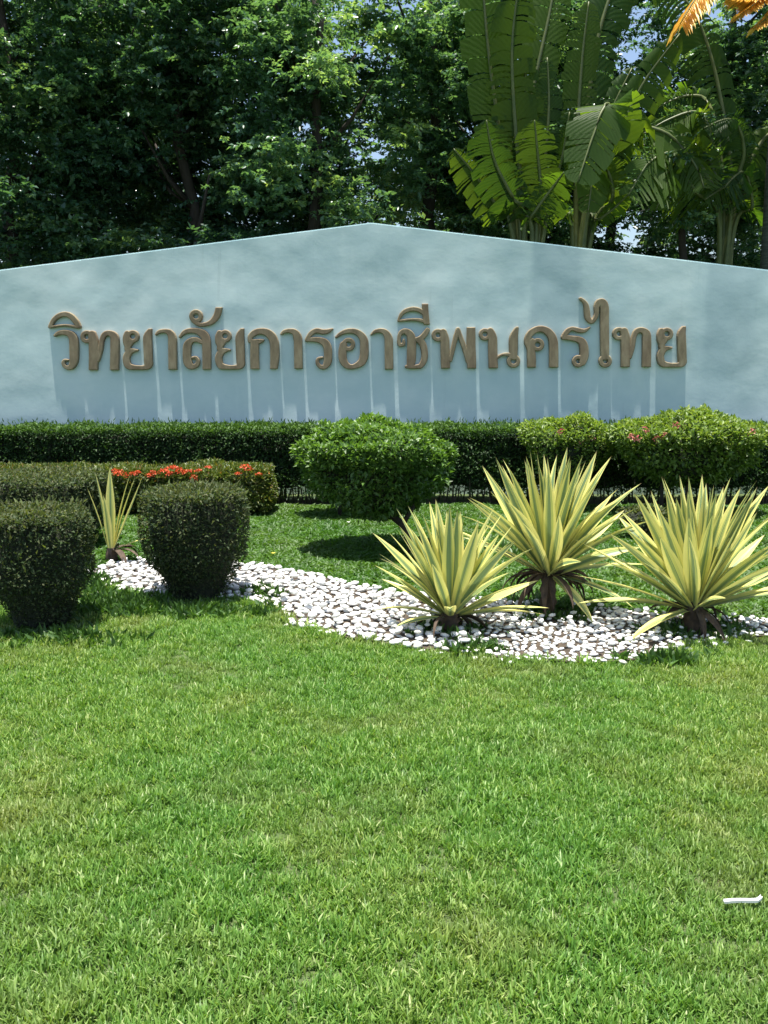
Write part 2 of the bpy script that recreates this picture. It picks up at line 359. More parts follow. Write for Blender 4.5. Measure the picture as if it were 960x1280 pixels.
bmesh.ops.recalc_face_normals(bm, faces=bm.faces); bmesh.ops.bevel(bm, geom=[e for e in bm.edges if min(v.co.z for v in e.verts) > .5], offset=.012, segments=2, affect='EDGES')
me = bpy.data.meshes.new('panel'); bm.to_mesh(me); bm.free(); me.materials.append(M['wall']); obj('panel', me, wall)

def sdf_glyph(strokes, ox, oy, ymin=None, ymax=None, dx=0, dy=0, step=.62, D=.044, bev=.75):
    """strokes: lists of (x, y, radius) traced at 8x; returns a solid raised letter in wall coordinates"""
    ST = [[(ox + x / 8 + dx, oy + y / 8 + dy, r / 8) for x, y, r in s] for s in strokes]
    allp = [p for s in ST for p in s]
    x0 = min(p[0] - p[2] for p in allp) - 1; x1 = max(p[0] + p[2] for p in allp) + 1; y0 = min(p[1] - p[2] for p in allp) - 1; y1 = max(p[1] + p[2] for p in allp) + 1
    X = np.arange(x0, x1 + step, step); Y = np.arange(y0, y1 + step, step); GX, GY = np.meshgrid(X, Y); d = np.full(GX.shape, 99.0)
    for s in ST:
        # Catmull-Rom resample
        q = []
        for i in range(len(s) - 1):
            p0 = s[max(i - 1, 0)]; p1 = s[i]; p2 = s[i + 1]; p3 = s[min(i + 2, len(s) - 1)]
            for t in (0, .25, .5, .75):
                q.append(tuple(.5 * (2 * p1[k] + (p2[k] - p0[k]) * t + (2 * p0[k] - 5 * p1[k] + 4 * p2[k] - p3[k]) * t * t + (3 * p1[k] - p0[k] - 3 * p2[k] + p3[k]) * t ** 3) for k in range(3)))
        q.append(s[-1])
        for (ax, ay, ar), (cx_, cy_, cr_) in zip(q, q[1:]):
            l2 = (cx_ - ax) ** 2 + (cy_ - ay) ** 2 + 1e-9
            t = np.clip(((GX - ax) * (cx_ - ax) + (GY - ay) * (cy_ - ay)) / l2, 0, 1)
            d = np.minimum(d, np.hypot(GX - ax - t * (cx_ - ax), GY - ay - t * (cy_ - ay)) - (ar + t * (cr_ - ar)))
    if ymax is not None: d = np.maximum(d, GY - (oy + ymax / 8 + dy))
    if ymin is not None: d = np.maximum(d, (oy + ymin / 8 + dy) - GY)
    V = []; F = []; idx = {}
    def vert(key, x, y, dd, back=False):
        k = (key, back)
        if k not in idx:
            p = at(x, y, WY); dep = -.004 if back else D - max(0, bev + dd) * .009
            idx[k] = len(V); V.append((p.x, -dep, p.z))
        return idx[k]
    ny_, nx_ = d.shape
    for j in range(ny_ - 1):
        for i in range(nx_ - 1):
            c = [(i, j), (i + 1, j), (i + 1, j + 1), (i, j + 1)]; dv = [d[b, a] for a, b in c]
            if min(dv) >= 0: continue
            poly = []; cross = []
            for k in range(4):
                a, b = c[k], c[(k + 1) % 4]; da, db = dv[k], dv[(k + 1) % 4]
                if da < 0: poly.append(vert(a, X[a[0]], Y[a[1]], da))
                if (da < 0) != (db < 0):
                    t = da / (da - db); x = X[a[0]] + t * (X[b[0]] - X[a[0]]); y = Y[a[1]] + t * (Y[b[1]] - Y[a[1]]); key = tuple(sorted((a, b)))
                    v = vert(key, x, y, 0); poly.append(v); cross.append((key, x, y, v, da < 0))
            if len(poly) > 2: F.append(tuple(poly))
            for q in range(len(cross)):
                if cross[q][4]:
                    A = cross[q]; B = cross[(q + 1) % len(cross)]
                    a2 = vert(A[0], A[1], A[2], 0, True); b2 = vert(B[0], B[1], B[2], 0, True); F.append((B[3], A[3], a2, b2))
    return V, F
def ring(cx_, cy_, r, w, a0=0, a1=360):
    return [(cx_ + r * math.cos(R(a)), cy_ + r * math.sin(R(a)), w) for a in np.linspace(a0, a1, 13)]
tho = [ring(478, 408, 44, 21), [(530, 385, 40), (542, 440, 46), (545, 520, 48), (545, 620, 46), (540, 770, 44)],
       [(588, 640, 20), (612, 540, 25), (628, 440, 25), (655, 385, 28), (705, 372, 29), (750, 405, 40), (756, 470, 44), (755, 600, 44), (752, 770, 44)]]
yo = [ring(176, 405, 44, 20), [(120, 375, 30), (104, 410, 27), (110, 460, 32), (125, 500, 32), (125, 530, 32)], [(165, 462, 22), (130, 500, 30)],
      [(222, 543, 11), (185, 545, 20), (140, 560, 34), (114, 610, 36), (114, 655, 36), (135, 700, 34), (200, 714, 24), (290, 714, 24), (330, 690, 40), (330, 640, 43), (325, 500, 44), (322, 410, 42), (340, 355, 26), (352, 330, 14)]]
GL = [
 dict(s=[[(112, 305, 20), (148, 238, 23), (200, 197, 25), (262, 182, 26), (320, 205, 28), (368, 258, 29), (395, 305, 25)], [(105, 310, 14), (170, 302, 12), (250, 293, 12), (320, 300, 14), (400, 315, 18)]], o=(50, 370), ymax=326),
 dict(s=[[(160, 395, 14), (188, 375, 20), (240, 364, 26), (300, 376, 32), (335, 410, 42), (348, 470, 46), (350, 570, 46), (348, 650, 42), (328, 698, 34), (290, 716, 22), (256, 700, 19), (243, 668, 18), (256, 642, 14), (295, 640, 9)]], o=(50, 370)),
 dict(s=tho, o=(50, 370), ymax=742),
 dict(s=yo, o=(145, 370), ymax=740, ymin=326),
 dict(s=[[(408, 384, 12), (440, 357, 19), (500, 350, 22), (548, 372, 33), (570, 430, 43), (572, 550, 43), (575, 770, 43)]], o=(145, 370), ymax=737),
 dict(s=[[(46, 408, 13), (90, 362, 22), (150, 346, 26), (220, 352, 32), (280, 385, 43), (306, 440, 44), (312, 550, 44), (314, 770, 42)], [(262, 462, 20), (215, 437, 24), (160, 444, 29), (122, 490, 41), (115, 570, 41), (118, 640, 42), (135, 685, 40), (170, 706, 28), (212, 690, 24), (226, 650, 20), (205, 617, 17), (172, 617, 13)]], o=(220, 370), ymax=735),
 dict(s=[ring(206, 203, 46, 22), [(180, 250, 20), (230, 284, 21), (300, 284, 21), (360, 260, 27), (405, 210, 33), (425, 160, 34), (438, 95, 34)]], o=(220, 370), ymin=113),
 dict(s=yo, o=(145, 370), dx=115, dy=-.4, ymax=738, ymin=326),
 dict(s=[[(104, 450, 22), (110, 405, 28), (150, 368, 32), (210, 352, 32), (270, 364, 38), (320, 405, 44), (346, 470, 46), (351, 560, 46), (350, 640, 44), (336, 770, 34)], [(104, 452, 20), (150, 448, 17), (200, 440, 12), (236, 443, 12)], [(150, 475, 43), (150, 600, 44), (155, 770, 45)], [(200, 462, 18), (230, 450, 12)]], o=(300, 370), ymax=730),
 dict(s=[[(415, 380, 12), (445, 356, 19), (500, 348, 23), (550, 364, 33), (578, 415, 43), (584, 500, 42), (588, 770, 42)]], o=(300, 370), ymax=728),
 dict(s=[[(664, 438, 14), (690, 402, 22), (722, 366, 25), (770, 346, 26), (830, 358, 27), (880, 352, 24), (925, 330, 10)], [(668, 440, 18), (730, 434, 24), (800, 442, 31), (852, 468, 40), (878, 520, 42), (882, 600, 42), (878, 660, 40), (850, 705, 27), (806, 706, 21), (777, 670, 19), (784, 628, 16), (825, 614, 10)]], o=(300, 370)),
 dict(s=[[(325, 410, 14), (370, 375, 20), (430, 352, 25), (500, 352, 28), (560, 382, 35), (598, 440, 42), (604, 520, 44), (600, 605, 44), (570, 668, 38), (490, 706, 25), (430, 694, 32), (392, 640, 41), (386, 565, 41), (395, 490, 38)], ring(446, 484, 46, 22)], o=(380, 370)),
 dict(s=[[(672, 386, 10), (710, 356, 19), (770, 346, 24), (815, 368, 33), (844, 420, 42), (848, 500, 43), (851, 770, 43)]], o=(380, 370), ymax=734),
 dict(s=[[(196, 440, 12), (192, 484, 20), (154, 484, 20), (150, 425, 19), (166, 372, 24), (205, 352, 28), (250, 374, 37), (274, 430, 44), (275, 550, 46), (270, 660, 44), (250, 702, 26)], [(225, 706, 18), (300, 708, 21), (365, 698, 27), (402, 630, 33), (402, 545, 34), (380, 470, 34), (335, 438, 26)], [(320, 432, 18), (370, 420, 28), (408, 382, 29), (432, 342, 26)]], o=(480, 370), ymax=728),
 dict(s=[[(146, 245, 13), (170, 188, 19), (220, 147, 22), (290, 131, 23), (350, 142, 23), (390, 170, 22)], [(145, 250, 12), (200, 243, 13), (290, 236, 14), (370, 245, 18), (440, 275, 18)], [(408, 50, 32), (412, 160, 33), (424, 270, 32)]], o=(480, 370), ymin=78, ymax=288),
 dict(s=[ring(538, 392, 43, 21), [(590, 365, 38), (605, 430, 45), (608, 520, 46), (612, 640, 46), (616, 770, 44)], [(662, 640, 20), (690, 520, 23), (715, 410, 24), (737, 335, 22)], [(737, 335, 22), (770, 430, 24), (808, 540, 25), (840, 650, 26)], [(868, 290, 43), (868, 500, 45), (872, 640, 47), (876, 770, 42)]], o=(480, 370), ymin=312, ymax=725),
 dict(s=[ring(126, 384, 42, 19), [(180, 350, 34), (202, 420, 45), (205, 560, 46), (212, 770, 46)], [(240, 620, 15), (290, 590, 13), (340, 582, 17), (400, 595, 20)], ring(411, 650, 47, 21), [(412, 600, 40), (410, 480, 45), (414, 410, 42), (436, 345, 26), (448, 320, 16)]], o=(590, 370), ymin=306, ymax=722),
 dict(s=[[(548, 470, 30), (552, 425, 32), (582, 372, 33), (640, 336, 32), (700, 331, 33), (760, 362, 39), (800, 425, 44), (812, 520, 46), (812, 770, 46)], [(555, 470, 36), (582, 530, 40), (590, 620, 44), (592, 770, 42)], ring(652, 487, 45, 21), [(585, 470, 30), (600, 440, 20)]], o=(590, 370), ymax=715),
 dict(s=[[(118, 435, 26), (150, 392, 26), (195, 366, 20), (255, 382, 25), (318, 388, 20), (370, 354, 9)], [(110, 452, 26), (180, 460, 25), (250, 472, 32), (294, 498, 38), (312, 550, 44), (316, 640, 44), (300, 700, 36)], ring(256, 692, 42, 20)], o=(690, 365)),
 dict(s=[[(280, 68, 15), (312, 95, 19), (335, 135, 26), (344, 200, 30), (352, 258, 30), (388, 298, 22), (420, 270, 22), (440, 215, 24), (440, 150, 28), (462, 108, 34), (500, 106, 38), (518, 160, 44), (518, 300, 44), (520, 500, 44), (522, 640, 42)], ring(526, 690, 44, 22)], o=(690, 365)),
 dict(s=tho, o=(50, 370), dx=663, dy=-3.8, ymax=742),
 dict(s=yo, o=(145, 370), dx=665.5, dy=-3.1, ymax=740, ymin=326),
]
for g_ in GL:
    v, f = sdf_glyph(g_['s'], *g_['o'], ymin=g_.get('ymin'), ymax=g_.get('ymax'), dx=g_.get('dx', 0), dy=g_.get('dy', 0))
    obj('letter', mesh('letter', v, f, M['letter']), wall)

# ------------------------------------------------------------------ grass
tuft_col = bpy.data.collections.new('tufts')
def blade_tuft(n, h, w, spread, lay):
    V = []; F = []; T = []
    for _ in range(n):
        a = random.uniform(0, 6.28); r = spread * math.sqrt(random.random()); bx_, by_ = r * math.cos(a), r * math.sin(a)
        d = random.uniform(0, 6.28); ln = h * random.uniform(.5, 1.25); le = lay * random.uniform(.15, 1.3); ww = w * random.uniform(.7, 1.2)
        sx, sy = -math.sin(d), math.cos(d); b = len(V); t = min(1, max(0, random.betavariate(2, 2.6) + (0.45 if random.random() < .07 else 0)))
        for q, wq in ((0, .8), (.4, 1), (.75, .65)):
            off_ = ln * le * q ** 1.6; z = ln * q * (1 - .35 * le * q)
            for s_ in (-1, 1): V.append((bx_ + math.cos(d) * off_ + s_ * sx * ww * wq / 2, by_ + math.sin(d) * off_ + s_ * sy * ww * wq / 2, z)); T.append(t)
        V.append((bx_ + math.cos(d) * ln * le, by_ + math.sin(d) * ln * le, ln * (1 - .35 * le))); T.append(t)
        F += [(b, b + 1, b + 3, b + 2), (b + 2, b + 3, b + 5, b + 4), (b + 4, b + 5, b + 6)]
    return V, F, T
def gn_scatter(name, P, scl, protos, mat, par=None):
    """one mesh of points; geometry nodes put a tuft on each"""
    col = bpy.data.collections.new(name + '_tufts')
    for (v, f, t) in protos:
        col.objects.link(bpy.data.objects.new(name + '_tuft', mesh(name + '_tuft', v, f, mat, False, t)))
    me = bpy.data.meshes.new(name); me.vertices.add(len(P)); me.vertices.foreach_set('co', np.asarray(P, np.float32).ravel())
    a = me.attributes.new('scl', 'FLOAT', 'POINT'); a.data.foreach_set('value', np.asarray(scl, np.float32)); me.materials.append(mat); me.update()
    o = obj(name, me, par)
    ng = bpy.data.node_groups.new(name, 'GeometryNodeTree'); ng.interface.new_socket('Geometry', in_out='INPUT', socket_type='NodeSocketGeometry'); ng.interface.new_socket('Geometry', in_out='OUTPUT', socket_type='NodeSocketGeometry')
    nn = ng.nodes; L = ng.links; gi = nn.new('NodeGroupInput'); go = nn.new('NodeGroupOutput')
    ci = nn.new('GeometryNodeCollectionInfo'); ci.inputs['Collection'].default_value = col; ci.inputs['Separate Children'].default_value = True; ci.inputs['Reset Children'].default_value = True
    ip = nn.new('GeometryNodeInstanceOnPoints'); ip.inputs['Pick Instance'].default_value = True
    ri = nn.new('FunctionNodeRandomValue'); ri.data_type = 'INT'; ri.inputs[4].default_value = 0; ri.inputs[5].default_value = len(protos) - 1
    rr = nn.new('FunctionNodeRandomValue'); rr.data_type = 'FLOAT_VECTOR'; rr.inputs[0].default_value = (-.12, -.12, 0); rr.inputs[1].default_value = (.12, .12, 6.283); rr.inputs['Seed'].default_value = 5
    na = nn.new('GeometryNodeInputNamedAttribute'); na.data_type = 'FLOAT'; na.inputs['Name'].default_value = 'scl'
    L.new(gi.outputs[0], ip.inputs['Points']); L.new(ci.outputs[0], ip.inputs['Instance']); L.new(ri.outputs[2], ip.inputs['Instance Index']); L.new(rr.outputs[0], ip.inputs['Rotation'])
    L.new(na.outputs[0], ip.inputs['Scale']); L.new(ip.outputs[0], go.inputs[0])
    md = o.modifiers.new('scatter', 'NODES'); md.node_group = ng
    return o
def lawn_pts(n, x0, x1, y0, y1, lo, hi):
    x = rng.uniform(x0, x1, n); y = rng.uniform(y0, y1, n); return x, y
# front lawn: below the bed; back lawn: between the bed and the hedge
def bed_line(x):   # lower edge of the bed as a function of x
    q = [(bed[i].x, bed[i].y) for i in range(len(up_px), len(bed))][::-1]; return np.interp(x, [a for a, _ in q], [b for _, b in q])
def near_tufts():
    XS = []; 
    for (n, y0, y1, xr) in ((40000, .9, 2.6, 2.9), (48000, 2.6, 4.0, 3.8), (62000, 4.0, 6.2, 4.9)):
        x = rng.uniform(-xr, xr, n); y = rng.uniform(y0, y1, n); XS.append(np.stack([x, y], 1))
    return np.concatenate(XS)
xy = near_tufts(); bd_ = bed_dist(xy[:, 0], xy[:, 1]); k = (~inside(xy[:, 0], xy[:, 1]) | (bd_ < .03 + .05 * np.sin(xy[:, 0] * 23) * np.sin(xy[:, 0] * 7.3))) & (xy[:, 1] < bed_line(xy[:, 0]) + .08); xy = xy[k]
pn = np.array([noise.noise(Vector((a * 1.7, b * 1.7, 0))) for a, b in xy]); pm = np.array([noise.noise(Vector((a * 9, b * 9, 4))) for a, b in xy]); sc = np.clip(.95 + pn * .35 + pm * .55 + rng.normal(0, .15, len(xy)), .4, 1.8)
edge = (bed_dist(xy[:, 0], xy[:, 1]) < .04); sc = np.where(edge, sc * 1.25, sc)
P = np.column_stack([xy, np.array([gz(a, b) for a, b in xy])])
o = gn_scatter('grass', P, sc, [blade_tuft(12, random.uniform(.022, .036), .0046, .024, random.uniform(.5, .9)) for _ in range(12)], M['grass']); tag(o, 'short mown bright green lawn grass in front of the white pebble bed', 'grass', kind='stuff')
def cover_tuft():
    n = 9; V = []; F = []; T = []
    Pp = rng.uniform(-.03, .03, (n, 3)) * [1, 1, 0] + [0, 0, .004]; Dd = rnd_unit(n) * [1, 1, .3] + [0, 0, .55]; L_ = rng.uniform(.022, .05, n)
    Vv, Ff = leaves(Pp, Dd, np.tile([0, 0, 1.], (n, 1)) + rnd_unit(n) * .3, L_, L_ * .42); return Vv, Ff, np.repeat(rng.beta(2, 2.3, n), 4)
n = 52000; x = rng.uniform(-4.9, 4.9, n); y = rng.uniform(5.0, 9.4, n); k = ~inside(x, y) & (y > bed_line(x) + .02); x, y = x[k], y[k]
o = gn_scatter('ground_cover', np.column_stack([x, y, np.array([gz(a, b) for a, b in zip(x, y)])]), rng.uniform(.7, 1.35, len(x)), [cover_tuft() for _ in range(6)], M['cover']); tag(o, 'broad leaved green ground cover between the pebble bed and the long hedge', 'ground cover', kind='stuff')
def wide(n, spots):
    out = []
    for x0, x1, y0, y1, c_ in spots: out.append(np.column_stack([rng.uniform(x0, x1, c_), rng.uniform(y0, y1, c_)]))
    return np.concatenate(out)

# ------------------------------------------------------------------ hedges and shrubs
def box_shell(x0, x1, y0, y1, z0, z1, n, thick, rnd=.06, faces=('f', 't', 'l', 'r')):
    w, d, h = x1 - x0, y1 - y0, z1 - z0; A = {'f': w * h, 't': w * d, 'l': d * h, 'r': d * h, 'b': w * h}; tot = sum(A[q] for q in faces); Ps = []; Ns = []
    for q in faces:
        k = int(n * A[q] / tot); a = rng.random(k); b = rng.random(k); ins = rng.random(k) ** 1.6 * thick
        if q in 'fb':
            yy = y0 + ins if q == 'f' else y1 - ins; Ps.append(np.column_stack([x0 + a * w, yy, z0 + b * h])); Ns.append(np.tile([0, -1. if q == 'f' else 1., 0], (k, 1)))
        elif q == 't': Ps.append(np.column_stack([x0 + a * w, y0 + b * d, z1 - ins])); Ns.append(np.tile([0, 0, 1.], (k, 1)))
        else: Ps.append(np.column_stack([(x0 + ins) if q == 'l' else (x1 - ins), y0 + a * d, z0 + b * h])); Ns.append(np.tile([-1. if q == 'l' else 1., 0, 0], (k, 1)))
    P = np.concatenate(Ps); Nn = np.concatenate(Ns)
    # soften the edges
    dz = np.clip((P[:, 2] - (z1 - rnd)) / rnd, 0, 1); dy = np.clip(((y0 + rnd) - P[:, 1]) / rnd, 0, 1)
    P[:, 1] += dz ** 2 * dy * rnd * .6; P[:, 2] -= dz * dy ** 2 * rnd * .6
    P += Nn * wob(P, 2.6, .06)[:, None] + Nn * wob(P, 9, .025, 7)[:, None]
    return P, Nn
def core_box(x0, x1, y0, y1, z0, z1, amp=.03, nx_=40, nz_=6):
    bm = bmesh.new(); bmesh.ops.create_cube(bm, size=1)
    for v in bm.verts: v.co = Vector(((x0 + x1) / 2 + v.co.x * (x1 - x0), (y0 + y1) / 2 + v.co.y * (y1 - y0), (z0 + z1) / 2 + v.co.z * (z1 - z0)))
    bmesh.ops.subdivide_edges(bm, edges=[e for e in bm.edges if abs(e.verts[0].co.x - e.verts[1].co.x) > .01], cuts=nx_, use_grid_fill=True)
    bmesh.ops.subdivide_edges(bm, edges=[e for e in bm.edges if abs(e.verts[0].co.z - e.verts[1].co.z) > .01], cuts=nz_, use_grid_fill=True)
    for v in bm.verts: v.co += noise.noise_vector(v.co * 5) * amp
    return bm
def bm_obj(name, bm, mat, parent):
    me = bpy.data.meshes.new(name); bm.to_mesh(me); bm.free(); me.materials.append(mat); return obj(name, me, parent)
def stems(parent, xs, y, z0, z1, mat, rad=.009, jit=.08):
    parts = []
    for x in xs:
        yy = y + random.uniform(-jit, jit); p = Vector((x, yy, z0)); q = Vector((x + random.uniform(-.07, .07), yy + random.uniform(-.05, .05), z1)); mdl = (p + q) / 2 + Vector((random.uniform(-.02, .02), 0, 0))
        parts.append(tube([p, mdl, q], [rad * random.uniform(.8, 1.4), rad, rad * .8], 5, False))
    v, f = merge(parts); o = obj('stems', mesh('stems', v, f, mat, True), parent); o['kind'] = 'stuff'; return o

h = empty('long_hedge', (0, 9.75, 0)); tag(h, 'long dark green clipped hedge running along the foot of the wall', 'hedge')
hy0 = 9.52; h_ins = Vector((0, 9.75, 0))
P, Nn = box_shell(-5.4, 5.4, hy0, 10.12, .06, .80, 112000, .10, .07, ('f', 't'))
zf = P[:, 2]; keep = (rng.random(len(P)) < np.clip((zf - .02) / .22 + wob(P, 3.5, .5, 2), .10, 1)); P, Nn = P[keep], Nn[keep]
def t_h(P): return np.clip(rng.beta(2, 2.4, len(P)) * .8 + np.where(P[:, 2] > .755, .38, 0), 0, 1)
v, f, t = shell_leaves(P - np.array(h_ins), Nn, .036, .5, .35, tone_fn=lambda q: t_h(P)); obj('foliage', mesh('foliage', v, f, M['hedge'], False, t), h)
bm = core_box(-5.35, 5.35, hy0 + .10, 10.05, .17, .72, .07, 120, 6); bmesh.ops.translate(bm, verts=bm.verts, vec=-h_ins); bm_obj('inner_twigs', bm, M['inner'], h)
stems(h, np.sort(rng.uniform(-5.3, 5.3, 260)), -.05, -.01, .28, M['twig'], .008, .16)
# shoots sticking up from the hedge top
n = 900; Pt = np.column_stack([rng.uniform(-5, 5, n), rng.uniform(-.2, .3, n), rng.uniform(.79, .85, n)])
v, f = leaves(Pt, rnd_unit(n) * .5 + [0, 0, 1], rnd_unit(n), rng.uniform(.03, .07, n), np.full(n, .014)); obj('young_shoots', mesh('young_shoots', v, f, M['bush'], False, np.repeat(rng.random(n) * .7, 4)), h)['kind'] = 'stuff'

# low ixora hedge
ix = empty('ixora_hedge', (-2.4, 9.0, 0)); tag(ix, 'low hedge with orange red flower heads on its top at left of the lawn', 'hedge')
xr = at(333, 600, 8.75).x; org = Vector((-2.4, 9.0, 0))
P, Nn = box_shell(-4.6, xr, 8.72, 9.3, .06, .45, 36000, .08, .07, ('f', 't', 'r'))
v, f, t = shell_leaves(P - np.array(org), Nn, .04, .42, .6); obj('foliage', mesh('foliage', v, f, M['ixora'], False, t), ix)
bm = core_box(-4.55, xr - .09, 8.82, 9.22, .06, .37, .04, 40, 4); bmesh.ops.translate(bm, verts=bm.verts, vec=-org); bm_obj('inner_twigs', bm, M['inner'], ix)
n = 500; Pt = np.column_stack([rng.uniform(-2.2, xr + 2.4, n), rng.uniform(-.25, .25, n), rng.uniform(.42, .46, n)])
v, f = leaves(Pt, rnd_unit(n) * .6 + [0, 0, 1], rnd_unit(n), rng.uniform(.035, .075, n), np.full(n, .018)); obj('young_shoots', mesh('young_shoots', v, f, M['ixora'], False, np.repeat(rng.random(n), 4)), ix)['kind'] = 'stuff'
def flower_head(n, r, mat, pet=.016):
    Dd = rnd_unit(n); Dd[:, 2] = np.abs(Dd[:, 2]) * .8 + .1; P = Dd * r * rng.uniform(.6, 1, (n, 1)); P[:, 2] *= .55
    D2 = Dd * .5 + rnd_unit(n) * .8; V, F = leaves(P, D2, Dd, rng.uniform(.8, 1.3, n) * pet, np.full(n, pet * .75)); return mesh('flower_head', V, F, mat, False, np.repeat(rng.random(n), 4))
fl = [flower_head(60, .055, M['petal'], .02) for _ in range(4)]
fx = [(142, 598), (152, 602), (160, 597), (170, 593), (185, 595), (190, 599), (203, 604), (213, 594), (219, 591), (224, 601), (244, 597), (232, 594), (262, 588), (296, 585), (310, 583), (318, 581), (328, 587), (326, 590), (5, 601), (176, 600), (148, 594), (196, 592), (250, 601), (208, 598), (288, 592), (302, 590), (275, 593), (40, 597), (334, 594)]
fx = [(a + random.uniform(-3, 3), b + random.uniform(-4, 6)) for a, b in fx[:24]] + [(60, 600), (20, 604), (95, 599)]
for (a, b) in fx:
    p = ground(a, b, .46); p.y = min(max(p.y, 8.74), 9.2) if random.random() < .6 else 8.71; p.z = .45 + random.uniform(-.06, .035); p.x = at(a, b, p.y).x
    o = obj('flower_head', random.choice(fl), ix, p - org); s_ = random.uniform(.45, 1.05); o.scale = (s_, s_, s_); o.rotation_euler = (random.uniform(-.3, .5), random.uniform(-.3, .3), random.uniform(0, 6))

def drum(loc, r, htop, waist, n, label, leafmat, size=.022, flat=.9, seed=0, thick=.07):
    """clipped shrub: nearly flat top, straight sides that draw in towards the foot"""
    t0 = empty('clipped_shrub', loc); tag(t0, label, 'shrub', 'clipped shrubs on the lawn')
    th = rng.uniform(0, 2 * math.pi, n); side = rng.random(n) < .68
    z = rng.random(n) ** .85
    def prof(z):  # radius factor by height 0..1
        return np.where(z > waist, 1 - .06 * np.clip((z - .93) / .07, 0, 1) ** 2 * 3, .56 + .44 * (z / waist) ** 1.3)
    ins = rng.random(n) ** 1.5 * thick
    rs = r * prof(z) - ins; Zs = .02 + z * (htop - .02)
    rt = r * .97 * np.sqrt(rng.random(n)); Zt = htop - ins * .7 - .03 * (rt / r) ** 4
    rr = np.where(side, rs, rt); zz = np.where(side, Zs, Zt)
    # squared-off plan
    sq = 1 + .07 * np.cos(4 * th + seed)
    P = np.column_stack([rr * np.cos(th) * sq, rr * np.sin(th) * sq, zz]); Nn = np.where(side[:, None], np.column_stack([np.cos(th), np.sin(th), np.zeros(n)]), np.array([0, 0, 1.]))
    P += Nn * (wob(P, 5, .035, seed) + wob(P, 14, .018, seed + 3))[:, None]
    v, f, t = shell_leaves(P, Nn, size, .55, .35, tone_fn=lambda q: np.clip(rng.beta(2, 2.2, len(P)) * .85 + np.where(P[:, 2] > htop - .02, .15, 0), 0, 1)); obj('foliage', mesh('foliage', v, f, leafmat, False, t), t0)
    ns = 160; an = rng.uniform(0, 6.283, ns); rs_ = r * np.where(rng.random(ns) < .5, 1.0, np.sqrt(rng.random(ns))); zs2 = np.where(rs_ > r * .99, htop * rng.uniform(.5, 1, ns), htop); Pq = np.column_stack([rs_ * np.cos(an), rs_ * np.sin(an), zs2]); Dq = np.column_stack([np.cos(an) * .5, np.sin(an) * .5, np.full(ns, 1.)]) + rnd_unit(ns) * .5
    v, f = leaves(Pq, Dq, rnd_unit(ns), rng.uniform(.03, .055, ns), np.full(ns, .014)); o = obj('young_shoots', mesh('young_shoots', v, f, leafmat, False, np.repeat(rng.uniform(.5, 1, ns), 4)), t0); o['kind'] = 'stuff'
    V = []; F = []; K = 20; zs = np.linspace(.0, .93, 8)
    for zq in zs:
        for k_ in range(K): a = 2 * math.pi * k_ / K; q = float(prof(np.array(zq))) * r * .82 + random.uniform(-.012, .012); V.append((q * math.cos(a), q * math.sin(a), .0 + zq * (htop - .02)))
    for j in range(7):
        for k_ in range(K): F.append((j * K + k_, j * K + (k_ + 1) % K, (j + 1) * K + (k_ + 1) % K, (j + 1) * K + k_))
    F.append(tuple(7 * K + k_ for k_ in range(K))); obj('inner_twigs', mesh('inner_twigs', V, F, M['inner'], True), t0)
    parts = []
    for q in range(9):
        a = random.uniform(0, 6.28); b = Vector((.04 * math.cos(a), .04 * math.sin(a), 0)); e = Vector((.6 * r * math.cos(a), .6 * r * math.sin(a), htop * .5)); parts.append(tube([b, (b + e) / 2 + Vector((0, 0, .05)), e], [.012, .009, .006], 5, False))
    v, f = merge(parts); o = obj('stems', mesh('stems', v, f, M['twig'], True), t0); o['kind'] = 'stuff'
    return t0
c1 = ground(248, 745); drum((c1.x, 5.72, 0), .325, .70, .42, 15000, 'boxy clipped shrub in the middle distance with pebbles showing on both sides', M['topiary'], .024, seed=1)
c2 = ground(45, 795); drum((at(48, 700, 5.1).x, 5.1, 0), .31, .675, .45, 15000, 'dark clipped shrub in front at the left edge of the lawn', M['topiary'], .022, seed=2)
drum((at(58, 640, 7.35).x, 7.35, 0), .50, .60, .3, 20000, 'wide grey green clipped shrub behind the front left one, beside the few yellow sword leaves', M['topiary'], .026, seed=4)

